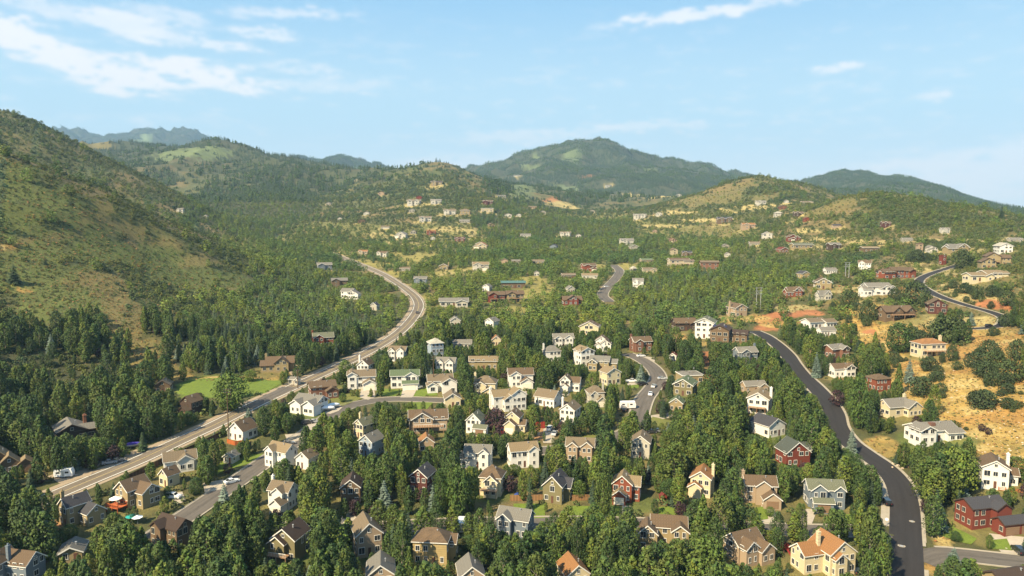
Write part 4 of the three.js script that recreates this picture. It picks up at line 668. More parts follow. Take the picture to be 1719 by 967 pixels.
H(`
tiny red-roofed cream house|high on the wooded gap left of the knob|600 305 10 0|red cream|small|
dark-roofed house|highest on the green knob|733 312 23 0|dkbrown khaki|ell|
small pale house|alone on the left flank of the knob|641 328 12 0|brown beige|small|
white house on the far left mountain|in the dark wood above the left hill|303 357 11 0|lgrey white|ell|
tiny white house|right of the white house on the far left mountain|346 366 7 0|lgrey white|small|
white house at the knob's left foot|near the top of the wood|571 370 8 0|lgrey white|small|
grey house in the valley gap|at the end of the wooded gap|552 345 10 0|lgrey pale|small|
brown box house|on the left end of the terraces below the knob|607 375 12 10|tan brown|small|
white cottage|above the brown box house|616 361 11 0|lgrey white|small|
row of white gables|on the upper middle of the knob|695 345 24 0|tan white|twin|
red-brown house|just above the row of white gables|704 335 11 0|brown red|small|
white villa|right of the row of white gables|732 343 18 0|lgrey white|ell|
grey-roofed cottage|below the row of white gables|692 357 11 0|lgrey pale|small|
white terrace house|in the middle of the knob's houses|714 373 20 8|tan white|ell|
tan house with white gable|right of centre on the knob|755 361 20 0|tan white|ell|
tan pavilion house|beside the tan house with white gable|781 361 17 0|tan khaki|hip|
grey-roofed house|below the tan pavilion house|780 374 17 0|lgrey pale|ranch|
cream block house|right of the pavilion house on the knob|818 357 22 0|grey cream|flat|
dark red house|above the cream block house|819 344 16 0|brown maroon|ell|
white house at the right shoulder of the knob|beside the dark wood|853 365 12 0|lgrey white|small|
pale grey pair of roofs|at the wood edge above the right shoulder|842 332 14 0|lgrey pale|ranch|
small tan cabin|below the cream block house|824 382 12 20|tan khaki|small|
big white house of stepped wings|in the left middle of the valley|675 401 25 -14|lgrey white|step|
orange house|right of the stepped white wings|724 395 15 10|orange rust|ell|
narrow white house|just below the orange house|727 403 8 0|lgrey white|small|
small white roofs in brush|left of the stepped white wings|647 384 14 0|tan white|ranch|
pale cottage in brush|above the stepped white wings|694 393 10 0|lgrey pale|small|
maroon house with three gables|right of the orange house|772 407 17 0|maroon brick|twin|
cream mansion with orange roofs|on the bright terrace of the middle|808 419 26 -10|orange cream|step|
cream house with orange roof|left end of the golden meadow|610 429 16 0|orange cream|ell|
white gable beside dark roof|at the golden meadow's left edge|642 432 20 -14|brown white|ell|
low pale house|at the lower edge of the golden meadow|680 455 18 0|tan pale|ranch|
house with stone chimney|on the pale terrace right of the meadow|745 453 16 0|brown khaki|small|c
dark grey house|in trees right of the main road|706 477 22 0|grey bluegrey|ell|
pale cabin in trees|right of the white house with deep roof|847 443 12 0|tan beige|small|
white longhouse|in the wood right of the knob|882 398 17 6|lgrey white|ranch|
white house with two wings|in the wood at top centre|949 398 18 -10|tan white|twin|
narrow white house in the wood|right of the two-winged white house|971 399 9 0|lgrey white|small|
dark blue-grey house|in the wood below the white longhouse|930 418 14 -16|slate bluegrey|small|
tan bungalow in the wood|above the white longhouse|894 350 13 0|tan beige|ranch|
small pale roof|right below the tan bungalow in the wood|911 359 10 0|lgrey pale|small|
tiny white roof|left of the small pale roof in the wood|871 364 8 0|lgrey white|small|
tiny pale roof|right of the orange soil bank|994 357 9 0|lgrey pale|small|
white pair of gables|at the foot of the dry right-centre hill|1074 368 20 -10|lgrey white|twin|
white cube house|right of the white gable pair|1106 363 11 0|pale white|small|
white-grey villa|in trees below the white gable pair|1052 411 24 4|lgrey white|ell|
grey cottage|just below the white-grey villa|1063 419 16 10|ggrey pale|small|
small tan house|on the track below the dry hill|1099 391 8 0|tan beige|small|
pinkish house|in brush right of the white-grey villa|1129 408 14 0|brick beige|step|
long green-roofed house|above the cream picture-window house|1085 441 22 10|green khaki|ranch|
grey bungalow|at the left wood edge above the meadow|866 442 13 0|lgrey pale|ranch|
tan bungalow|right of the grey bungalow above the meadow|903 443 20 0|tan khaki|ranch|
narrow white gable|at the top of the yellow meadow|901 463 9 0|lgrey white|small|
white cabin|at the foot of the peak|1021 315 12 0|lgrey white|ell|
white lodge|left below the peak on a bare shoulder|867 296 11 0|lgrey white|ranch|
tiny white house on the saddle|between the peak and the dry hill|1139 330 9 0|lgrey white|small|
bright white house|in the brush of the right middle slope|1287 402 17 -14|lgrey white|gable|
red house with terraces|right of the bright white house|1331 406 24 6|brown red|step|
orange-roofed house with white wing|below the pale track|1256 385 24 0|orange beige|ell|
white round-roofed house|on the right hill above the track|1306 364 14 0|pale white|hip|
red-brown cabin|above the white round-roofed house|1313 352 14 0|brown brick|small|
brown house in brush|right of the white round-roofed house|1340 364 17 0|brown dkbrown|ell|
red cabin in brush|right of the brown house in brush|1354 372 12 0|red rust|small|
cream house on the skyline|of the second right hill|1354 343 20 0|tan cream|ranchl|
white villa near the dry hilltop|at the end of the pale track|1277 345 18 0|lgrey white|ell|
tiny white cottage near the hilltop|right of the white villa|1320 341 8 0|lgrey white|small|
low red roof|left of the long green-grey roof|1313 425 19 14|red brick|small|
long green-grey roof|in the trees of the right middle slope|1345 418 36 6|ggrey khaki|ranch|
dark chalet with white windows|right of the long green-grey roof|1400 420 24 10|grey dkbrown|ell|
grey house in brush|above the dark chalet|1404 383 15 0|slate beige|ranch|
dark shingled roofs|above the orange-roofed house with white wing|1216 375 26 0|slate brown|twin|
tiny pale house|in trees above the brown house with tan top|1221 431 8 0|lgrey white|small|
grey cottage in brush|above the tiny pale house|1218 417 12 0|lgrey pale|small|
pale low house|left below the bright white house|1266 412 18 0|tan pale|ranch|
dark cottage|right of the cream tower house|1153 431 17 0|slate brown|ell|
red-gabled cabin|in the green right ridge woods|1487 382 17 0|brown maroon|ell|
white house in ridge woods|right of the red-gabled cabin|1586 392 16 0|lgrey white|ell|
brown house with flat tan roof|on the right bench above the trees|1458 424 30 4|ltan brown|X 0 0 15 9 4 .25|
narrow brown house with white bands|right of the flat tan roof|1543 424 11 0|brown beige|tower|
white split house|right of the narrow brown house|1563 425 13 0|lgrey white|step|
wide grey house with broad roofs|behind the red tower-like shed|1604 425 44 4|grey khaki|cross|
white barn-like house|behind the topmost tan house|1683 427 27 -10|pale white|gable|
low pale house at the right edge|on the pale bench under the ridge|1704 407 24 0|lgrey pale|ranchl|
pale house on the bench|left of the wide grey house, higher up|1522 406 16 0|lgrey pale|ranch|
`);

buildTerrain();

// ------------------------------------------------------------------ vehicles and small things
const mGlass = new THREE.MeshStandardMaterial({ color: rgb(.02, .025, .03), roughness: .08 }), mTyre = std(rgb(.015, .015, .016), .9), mRim = std(rgb(.45, .45, .46), .35, { metalness: .6 }), mLamp = std(rgb(.8, .78, .7), .2), mRed = std(rgb(.4, .02, .02), .4);
const paint = (c) => cached('p' + c, () => new THREE.MeshPhysicalMaterial({ color: hex(c), roughness: .45, clearcoat: 1, clearcoatRoughness: .1 }));
const wheelG = () => geo('wheel', () => { const g = new THREE.CylinderGeometry(.34, .34, .24, 14); g.rotateX(Math.PI / 2); return g; }), rimG = () => geo('rim', () => { const g = new THREE.CylinderGeometry(.2, .2, .26, 10); g.rotateX(Math.PI / 2); return g; });
function hull(points, w, bevel = .07) { const g = new THREE.ExtrudeGeometry(new THREE.Shape(points.map(([x, y]) => new THREE.Vector2(x, y))), { depth: w - 2 * bevel, bevelEnabled: true, bevelSize: bevel, bevelThickness: bevel, bevelSegments: 2 }); g.translate(0, 0, -(w - 2 * bevel) / 2); return g; }
const SHAPES = {
  sedan: { L: 4.6, body: [[-2.25, .3], [2.2, .3], [2.27, .62], [1.95, .8], [.95, .92], [-1.5, .95], [-2.25, .9], [-2.32, .6]], cab: [[.95, .9], [.25, 1.38], [-.95, 1.4], [-1.75, .93]] },
  suv: { L: 4.7, body: [[-2.3, .38], [2.25, .38], [2.3, .75], [2.0, 1.0], [1.0, 1.08], [-2.3, 1.08], [-2.34, .7]], cab: [[1.1, 1.06], [.55, 1.66], [-2.0, 1.68], [-2.26, 1.06]] },
  pickup: { L: 5.5, body: [[-2.75, .42], [2.65, .42], [2.72, .8], [2.4, 1.05], [1.4, 1.12], [-2.75, 1.12]], cab: [[1.45, 1.1], [.95, 1.72], [-.45, 1.74], [-.7, 1.1]] },
  van: { L: 5.2, body: [[-2.55, .36], [2.5, .36], [2.58, .8], [2.2, 1.1], [1.5, 1.2], [-2.58, 1.2]], cab: [[1.6, 1.18], [.9, 2.0], [-2.45, 2.02], [-2.55, 1.18]] },
};
function car(label, px, py, deg, type, color, group) {
  const S = SHAPES[type], q = hit(px, py), t = thing(type === 'pickup' ? 'pickup_truck' : type === 'van' ? 'parked_van' : 'parked_car', label, type === 'pickup' ? 'pickup truck' : type === 'van' ? 'van' : 'car', group), r = onRoad(q.x, q.d, 1);
  t.position.set(q.x, q.h + (r ? .085 : .14), -q.d); t.rotation.y = deg * Math.PI / 180;
  const P = paint(color);
  const body = [hull(S.body, 1.82)]; if (type === 'pickup') { body.push(cube(2.0, .06, 1.5, -1.72, 1.13, 0)); }
  mesh('body', geo('vb' + type, () => clean(body)), P, t);
  mesh('roof', geo('vr' + type, () => { const c = S.cab, top = c.slice(1, 3); return hull([[top[0][0] - .02, top[0][1] - .05], [top[0][0] + .03, top[0][1] + .03], [top[1][0] - .03, top[1][1] + .03], [top[1][0] + .02, top[1][1] - .05]], 1.5, .03); }), P, t);
  mesh('window', geo('vg' + type, () => hull(S.cab, 1.62, .05)), mGlass, t);
  const pil = S.cab, bar = (x0, y0, x1, y1, z) => { const l = Math.hypot(x1 - x0, y1 - y0), g = cube(l, .09, .05); g.rotateZ(Math.atan2(y1 - y0, x1 - x0)); g.translate((x0 + x1) / 2, (y0 + y1) / 2, z); return g; };
  mesh('pillar', geo('vp' + type, () => clean([-1, 1].flatMap((s) => [bar(...pil[0], ...pil[1], s * .79), bar(...pil[2], ...pil[3], s * .79), bar((pil[0][0] + pil[3][0]) / 2, pil[0][1], (pil[1][0] + pil[2][0]) / 2, pil[1][1], s * .815)]))), P, t);
  for (const sx of [-1, 1]) for (const sz of [-1, 1]) { const w = mesh('wheel', wheelG(), mTyre, t); w.position.set(sx * S.L * .31, .34, sz * .84); mesh('rim', rimG(), mRim, w); }
  for (const s of [-1, 1]) { const l = mesh('headlight', geo('hl', () => cube(.08, .16, .36)), mLamp, t); l.position.set(S.L / 2 - .02, .72, s * .6); const b = mesh('tail_light', geo('tl', () => cube(.06, .2, .26)), mRed, t); b.position.set(-S.L / 2 - .02, .78, s * .68); }
  openRects.push([px - 7, py - 8, px + 7, py + 1, q.d - 1]);
  return t;
}
car('white pickup parked in the shade before the tan gabled house', 291, 837, -8, 'suv', '#d8d8d4');
car('white car on the left street by the green lawn', 389, 811, 42, 'sedan', '#e4e4e0');
car('silver car parked left of the grey gravel yard by the main road', 184, 779, 30, 'sedan', '#8d9094');
car('dark grey car behind the silver car by the main road', 197, 776, 30, 'sedan', '#50545a');
car('black car nearest the garage of the white house with two dark cars', 466, 872, 60, 'suv', '#141416');
car('dark red-black car right of the black one before the white garage', 477, 871, 60, 'sedan', '#241418');
car('dark pickup standing on the lower street below the blue spruce', 785, 878, 2, 'pickup', '#15181c');
car('grey car at the kerb of the left street near the planted island', 485, 747, 35, 'sedan', '#787a7c');
car('dark car in a driveway below the boats', 516, 712, 20, 'suv', '#26282c');
car('light car behind the dark car in the driveway below the boats', 527, 710, 20, 'sedan', '#9a9c9e');
car('red pickup beside the stacked brown gables and the plum tree', 844, 727, 80, 'pickup', '#7c1a1a');
car('white van at the head of the long pale driveway', 923, 722, 75, 'suv', '#e6e6e2');
car('silver car behind the white van on the pale driveway', 931, 730, 75, 'sedan', '#b9bbbb');
car('white car beside the green-roofed house driveway', 702, 653, 60, 'suv', '#e6e6e6');
car('dark car driving on the main road bend', 701, 526, 85, 'sedan', '#202226');
car('white car at the top of the curving grey street', 1076, 599, 15, 'sedan', '#dedede');
car('white pickup on the driveway left of the curving street', 1060, 642, 5, 'pickup', '#e2e2de');
car('black car turning out onto the curving street', 1079, 647, 20, 'suv', '#141416');
car('white car at the right kerb of the curving street', 1092, 663, 75, 'sedan', '#ebebeb');
car('pale car above it at the right kerb of the curving street', 1098, 650, 65, 'sedan', '#c9c9c4');
car('silver car on the short driveway right of the curving street', 1112, 637, 10, 'sedan', '#aeb0b0');
car('dark suv at the lower left kerb of the curving street', 1048, 690, 80, 'suv', '#2a2c30');
car('dark car under trees at the lower end of the curving street', 1094, 727, 10, 'sedan', '#303236');
car('grey car beside the dark car under trees at the curving street', 1105, 726, 10, 'sedan', '#85888a');
car('black suv on the wide pale driveway of the red house', 1710, 928, 82, 'suv', '#161618');
car('black car in the leafy drive left of the black road', 1488, 846, 80, 'suv', '#101214');
car('dark car in the shaded drive below the orange-tiled house', 1450, 965, 8, 'sedan', '#121416');
car('dark car on the bend of the black hill road', 1660, 549, 25, 'suv', '#1b1d22');
car('white car on the side of the upper grey street', 1018, 482, 30, 'sedan', '#e0e0e0');
// boats, trailers
function boat(name, label, px, py, deg, color, L = 6) {
  const q = hit(px, py), t = thing(name, label, 'boat'); t.position.set(q.x, q.h + .1, -q.d); t.rotation.y = deg * Math.PI / 180;
  const pos = [], N = 14, M = 8; const hullAt = (s, a) => { const x = (s - .5) * L, w = 1.15 * Math.pow(1 - Math.pow(Math.max(0, s - .35) / .65, 2.2), .7) + .02, k = Math.sin(a) * .95; return [x, 1.35 - k * (1 - .35 * s), w * Math.cos(a)]; };
  for (let i = 0; i < N; i++) for (let j = 0; j < M; j++) { const A = hullAt(i / N, j / M * Math.PI), B = hullAt((i + 1) / N, j / M * Math.PI), C = hullAt(i / N, (j + 1) / M * Math.PI), D = hullAt((i + 1) / N, (j + 1) / M * Math.PI); pos.push(...A, ...B, ...C, ...B, ...D, ...C); }
  const g = new THREE.BufferGeometry(); g.setAttribute('position', new THREE.Float32BufferAttribute(pos, 3)); g.computeVertexNormals(); mesh('hull', g, paint('#d9d9d6'), t);
  const c = [], dome = (s, a) => { const p = hullAt(s, 0), w = p[2] * 1.03; return [p[0] * 1.01, 1.36 + Math.sin(a) * .75 * Math.pow(Math.sin(Math.PI * Math.min(1, s * .9 + .1)), .6), w * Math.cos(a)]; };
  for (let i = 0; i < N; i++) for (let j = 0; j < M; j++) { const A = dome(i / N, j / M * Math.PI), B = dome((i + 1) / N, j / M * Math.PI), C = dome(i / N, (j + 1) / M * Math.PI), D = dome((i + 1) / N, (j + 1) / M * Math.PI); c.push(...A, ...C, ...B, ...B, ...C, ...D); }
  const g2 = new THREE.BufferGeometry(); g2.setAttribute('position', new THREE.Float32BufferAttribute(c, 3)); g2.computeVertexNormals(); mesh('cover', g2, std(hex(color), .8, { side: THREE.DoubleSide }), t);
  for (const s of [-1, 1]) { const w = mesh('wheel', wheelG(), mTyre, t); w.position.set(-.6, .3, s * .95); mesh('rim', rimG(), mRim, w); }
  mesh('trailer_frame', clean([cube(L, .1, .12, .3, .42, 0), cube(.12, .1, 1.9, -.6, .4, 0)]), mMetal, t);
  openRects.push([px - 9, py - 8, px + 9, py + 1, q.d - 1]);
}
boat('covered_boat', 'boat under a purple cover on the gravel by the main road', 223, 752, 25, '#3b2f88', 6.4);
boat('covered_boat', 'white boat outside the grey and cream house, nearer one', 549, 690, 15, '#e4e6e8', 6.4);
boat('covered_boat', 'white boat outside the grey and cream house, farther one', 560, 685, 30, '#cfd6dc', 5.4);
function trailer(label, px, py, deg, L, Hh, color) {
  const q = hit(px, py), t = thing('camping_trailer', label, 'trailer'); t.position.set(q.x, q.h + .1, -q.d); t.rotation.y = deg * Math.PI / 180;
  mesh('body', hull([[-L / 2, .5], [L / 2, .5], [L / 2 + .1, Hh * .6], [L / 2 - .3, Hh], [-L / 2 + .1, Hh], [-L / 2 - .05, Hh * .6]], 2.3, .1), paint(color), t);
  for (const s of [-1, 1]) { for (const x of [-.3, .5]) { const w = mesh('wheel', wheelG(), mTyre, t); w.position.set(x, .34, s * 1.0); mesh('rim', rimG(), mRim, w); } }
  for (const x of [-L * .28, L * .22]) { const w = mesh('window', winPane(1.1, .6), mPane, t); w.position.set(x, Hh * .66, 1.16); }
  mesh('door', cube(.7, 1.6, .06, 0, Hh * .55, 1.16), std(hex('#b9b6ac'), .6), t); mesh('hitch', cube(1.4, .12, .2, L / 2 + .6, .5, 0), mMetal, t);
  openRects.push([px - 11, py - 15, px + 11, py + 1, q.d - 1]);
}
trailer('white box trailer parked beside the tan-roofed brown house', 108, 801, 12, 5.2, 2.7, '#e3e4e2');
trailer('white trailer on the lower street behind the yellow house', 774, 890, 85, 5, 2.8, '#dfe0de');
trailer('white camper with red stripe at the curving street', 1053, 686, 4, 6.6, 3.0, '#e2dcd6');
// poles
const mPole = std(hex('#5a4632'), .95, { map: texSiding });
function pole(label, px, py, topY, arms = 1) {
  const q = hit(px, py), t = thing('utility_pole', label, 'utility pole'), hgt = (py - topY) * toPixel(q.x, q.h, q.d)[2] / FPX * 1.03; t.position.set(q.x, q.h - .2, -q.d); t.rotation.y = .5;
  mesh('post', (() => { const g = new THREE.CylinderGeometry(.14, .22, hgt, 10); g.translate(0, hgt / 2, 0); return g; })(), mPole, t);
  for (let k = 0; k < arms; k++) { mesh('crossarm', cube(2.6, .16, .14, 0, hgt - .5 - k * 1.1, .2), mPole, t); for (const x of [-1.1, -.4, .5, 1.1]) mesh('insulator', cube(.12, .26, .12, x, hgt - .29 - k * 1.1, .2), mMetal, t); }
}
pole('tall utility pole beside the main road near the orange deck', 384, 738, 652, 2);
pole('utility pole before the cream garage gable in the centre', 728, 655, 598, 2);
pole('utility pole at the tall white and orange-tan roofed house', 976, 616, 582, 1);
pole('utility pole in the wood below the large cream house', 1097, 553, 519, 1);
pole('utility pole beside the park lawn drive', 500, 652, 620, 1);
function pylon(label, px, py, topY) {
  const q = hit(px, py), t = thing('power_pylon', label, 'pylon'), hgt = (py - topY) * toPixel(q.x, q.h, q.d)[2] / FPX; t.position.set(q.x, q.h, -q.d); t.rotation.y = .3;
  for (const s of [-1, 1]) { const g = new THREE.CylinderGeometry(.16, .24, hgt, 8); g.translate(s * 1.7, hgt / 2, 0); mesh('post', g, mMetal, t); }
  for (const y of [.97, .84, .70]) mesh('crossarm', cube(6, .2, .2, 0, hgt * y, .1), mMetal, t);
  for (const [a, b] of [[.84, 1], [.84, -1]]) { const g = cube(.1, 4.4, .1); g.rotateZ(b * .85); g.translate(0, hgt * .77, -.1); mesh('brace', g, mMetal, t); }
}
pylon('steel frame pylon in the wood left of the many-gabled house', 1422, 466, 440);
pylon('steel frame pylon above the pale bank right of the wood', 1273, 520, 482);
// street sign, manholes, fences, decks and play things
{
  const q = hit(1488, 884), t = thing('street_sign', 'round white sign on a post at the corner of the black road', 'sign'); t.position.set(q.x, q.h, -q.d); t.rotation.y = -.25;
  mesh('post', cube(.09, 2.3, .09, 0, 1.15, 0), mMetal, t); const g = new THREE.CylinderGeometry(.46, .46, .05, 8); g.rotateX(Math.PI / 2); g.rotateZ(Math.PI / 8); g.translate(0, 2.1, .08); mesh('plate', g, std(rgb(.8, .8, .76), .5), t);
  openRects.push([1480, 862, 1496, 886, q.d - 1]);
}
for (const [x, y, r, l] of [[1513.5, 917, .95, 'pale ringed manhole cover on the black road, nearer one'], [1531, 876, .75, 'pale manhole cover on the black road by the right kerb'], [273, 880, .7, 'pale manhole cover at the near end of the left street'], [300, 881, .5, 'small pale manhole cover on the left street near its end']]) {
  const q = hit(x, y), rd = onRoad(q.x, q.d, 2), t = thing('manhole_cover', l, 'manhole cover'); let y0 = q.h + .12; if (rd) { let best = 9e9; for (const p of rd.p) { const e = (p.x - q.x) ** 2 + (p.z + q.d) ** 2; if (e < best) { best = e; y0 = p.y + .1 + roads.indexOf(rd) * .006; } } }
  t.position.set(q.x, y0, -q.d); const ring = new THREE.RingGeometry(r * .55, r, 24); ring.rotateX(-Math.PI / 2); mesh('collar', ring, mConcrete, t); const c = new THREE.CylinderGeometry(r * .5, r * .5, .03, 20); mesh('cover', c, mMetal, t);
}
function fence(label, px, h, mat, kind = 'board', gap) {
  const P = px.map(([x, y]) => { const q = hit(x, y); return new THREE.Vector3(q.x, q.h, -q.d); }), t = thing('garden_fence', label, 'fence'); t.position.copy(P[0]);
  const len = P.reduce((s, p, i) => s + (i ? p.distanceTo(P[i - 1]) : 0), 0), bw = kind === 'board' ? Math.max(.45, len / 160) : 2.2; let run = 0;
  for (let i = 1; i < P.length; i++) {
    const a = P[i - 1], b = P[i], L = Math.hypot(b.x - a.x, b.z - a.z), n = Math.max(1, Math.round(L / bw)), ang = -Math.atan2(b.z - a.z, b.x - a.x), w = L / n;
    for (let k = 0; k < n; k++) {
      const u = (k + .5) / n, x = lerp(a.x, b.x, u), z = lerp(a.z, b.z, u), y = ground(x, -z), m = mesh('board', kind === 'board' ? geo('fb' + w.toFixed(2) + h, () => cube(w * .94, h, .06)) : geo('fr' + w.toFixed(2) + h, () => clean([cube(w, .12, .06, 0, h * .35), cube(w, .12, .06, 0, 0), cube(w, .12, .06, 0, -h * .3), cube(.14, h, .14, -w / 2, 0, 0)])), mat[(k * 7 + i) % mat.length], t);
      m.position.set(x - P[0].x, y + h / 2 - P[0].y + .02 + hash2(k, i) * .05, z - P[0].z); m.rotation.y = ang;
    }
  }
}
const mFence = [std(hex('#4a3626'), .95), std(hex('#553d2b'), .95), std(hex('#40301f'), .95)], mFenceO = [std(hex('#a85a28'), .9), std(hex('#96501f'), .9)], mFenceT = [std(hex('#8a6844'), .95), std(hex('#7b5c3c'), .95)], mFenceR = [std(hex('#8a2a1c'), .9), std(hex('#7c2418'), .9)], mFenceP = [std(hex('#c9bb9c'), .9), std(hex('#baa988'), .9)];
fence('long brown board fence along the near side of the main road', [[206, 812], [250, 790], [290, 771], [335, 751], [380, 729]], 2.0, mFence);
fence('orange timber fence around a deck beside the utility pole', [[381, 744], [394, 748], [407, 746], [408, 739]], 1.6, mFenceO);
fence('dark brown fence right of the orange timber fence', [[396, 766], [410, 757], [422, 748]], 1.7, mFence);
fence('tan board fence left of the olive-yellow slate-roofed house', [[856, 841], [880, 841], [914, 840]], 1.8, mFenceT);
fence('tan board fence right of the olive-yellow slate-roofed house', [[960, 841], [990, 840], [1020, 839]], 1.8, mFenceT);
fence('red board fence left of the pale driveway', [[898, 720], [915, 719]], 2.6, mFenceR);
fence('brown rail fence behind the red house at right', [[1676, 824], [1700, 826], [1740, 832]], 1.2, mFenceO, 'rail');
fence('pale board fence below the blue-grey house', [[1224, 615], [1245, 613], [1262, 616]], 1.6, mFenceP);
fence('white rail fence at the cul-de-sac corner by the boats', [[478, 744], [500, 735], [522, 725]], .9, mFenceP, 'rail');
{
  // raised orange deck with a white parasol beside the tan gabled house
  const q = hit(196, 858), t = thing('timber_deck', 'orange timber deck left of the tan gabled house', 'deck'); t.position.set(q.x, q.h, -q.d); t.rotation.y = -.4; mesh('floor', cube(5, .2, 3.4, 0, 1.6, 0), std(hex('#a4552a'), .9), t); for (const x of [-2.3, 0, 2.3]) for (const z of [-1.5, 1.5]) mesh('post', cube(.2, 2.7, .2, x, 1.3, z), std(hex('#8c4722'), .9), t); for (const z of [-1.6, 1.6]) mesh('railing', cube(5, .14, .08, 0, 2.6, z), std(hex('#b0602f'), .9), t); for (const x of [-2.4, 2.4]) mesh('railing', cube(.08, .14, 3.2, x, 2.55, 0), std(hex('#b0602f'), .9), t); for (let k = 0; k < 14; k++) mesh('baluster', cube(.08, .85, .08, -2.4 + k * .37, 2.12, 1.6), std(hex('#a4552a'), .9), t);
  const par = (label, px, py, c, r, y0) => { const q = hit(px, py), p = thing('parasol', label, 'parasol'); p.position.set(q.x, q.h + y0, -q.d); const g = new THREE.ConeGeometry(r, r * .45, 8, 1, true); g.translate(0, 2.3, 0); mesh('canopy', g, std(hex(c), .9, { side: THREE.DoubleSide }), p); mesh('pole', cube(.07, 2.5, .07, 0, 1.25, 0), mMetal, p); openRects.push([px - 8, py - 18, px + 8, py, q.d - 2]); };
  par('white parasol on the orange deck left of the tan gabled house', 195, 857, '#e6e2d8', 1.8, 1.7);
  par('turquoise parasol beside the blue spruce on the left', 222, 878, '#1d8f88', 1.8, .1);
  par('white parasol by the turquoise one on the left', 231, 880, '#dfe6e6', 1.5, .05);
  openRects.push([186, 836, 206, 856, q.d - 2]);
  const play = (label, px, py, c) => { const q = hit(px, py), p = thing('play_house', label, 'playhouse'); p.position.set(q.x, q.h, -q.d); p.rotation.y = .3; p.scale.setScalar(.72); const m = std(hex(c), .85); mesh('cabin', prism([[-1.2, 1.2], [1.2, 1.2], [1.2, 2.6], [0, 3.6], [-1.2, 2.6]], 2.2), m, p); for (const x of [-1.1, 1.1]) for (const z of [-1, 1]) mesh('post', cube(.16, 1.3, .16, x, .6, z), mDeckWood, p); mesh('roof', prism([[-1.5, 2.4], [0, 3.66], [1.5, 2.4], [1.5, 2.52], [0, 3.8], [-1.5, 2.52]], 2.6), std(hex('#5a2118'), .9), p); const s = cube(.7, .08, 3.2); s.rotateX(.55); s.translate(0, .9, 2.4); mesh('slide', s, m, p); openRects.push([px - 8, py - 18, px + 8, py, q.d - 2]); };
  play('red playhouse beside the orange-tiled cream house', 1317, 926, '#7a2018'); play('orange-red play set right of the rust red house', 1113, 842, '#7d3420');
  const a = hit(869, 838), tp = thing('garden_tent', 'blue tent behind the tan fence left of the slate-roofed house', 'tent'); tp.position.set(a.x, a.h, -a.d); tp.scale.setScalar(.7); mesh('sheet', prism([[-1.6, 0], [-1.5, 1.7], [0, 2.5], [1.5, 1.7], [1.6, 0]], 3), std(hex('#27407e'), .7), tp); mesh('pole', cube(.08, 2.6, .08, 0, 1.3, 1.55), mMetal, tp); openRects.push([860, 820, 879, 838, a.d - 2]);
}
// rocks in the yard beside the pale driveway and on the banks
{
  const rr = rng(77), rockG = [0, 1, 2].map((k) => { const g = new THREE.IcosahedronGeometry(1, 1), p = g.attributes.position; for (let i = 0; i < p.count; i++) { const v = new THREE.Vector3().fromBufferAttribute(p, i), s = .8 + .35 * vnoise(v.x * 1.7 + k * 9, v.y * 1.7 + v.z * 1.3); p.setXYZ(i, v.x * s, v.y * s * .65, v.z * s); } g.computeVertexNormals(); return g; }), mRock = [std(rgb(.4, .33, .25), .95), std(rgb(.46, .36, .26), .95), std(rgb(.35, .2, .12), .95)];
  const rockAt = (px, py, s, label, grp) => { const q = hit(px, py), t = mesh('boulder', rockG[Math.floor(rr() * 3)], mRock[Math.floor(rr() * 3)]); t.position.set(q.x, q.h + s * .3, -q.d); t.scale.set(s, s, s * .8); t.rotation.y = rr() * 6; t.userData = { label, category: 'boulder', group: grp }; };
  for (let i = 0; i < 12; i++) rockAt(884 + rr() * 24, 720 + rr() * 18, .5 + rr() * .6, 'one of the boulders bordering the yard left of the pale driveway', 'boulders by the pale driveway');
  for (let i = 0; i < 14; i++) rockAt(1498 + rr() * 34, 774 + rr() * 14, .4 + rr() * .5, 'one of the pale boulders on the bank right of the black road bend', 'boulders on the road bank');
  const n = 260, im = new THREE.InstancedMesh(rockG[1], std(rgb(.46, .38, .27), .95), n), M = new THREE.Matrix4(), Q = new THREE.Quaternion();
  for (let i = 0; i < n; i++) { const q = hit(1560 + rr() * 159, 600 + rr() * 170), s = .15 + .5 * rr() * rr(); Q.setFromAxisAngle(new THREE.Vector3(0, 1, 0), rr() * 6); M.compose(new THREE.Vector3(q.x, q.h + s * .2, -q.d), Q, new THREE.Vector3(s, s * .8, s)); im.setMatrixAt(i, M); }
  im.name = 'scattered_stones'; im.castShadow = im.receiveShadow = true; im.userData = { kind: 'stuff' }; scene.add(im);
}

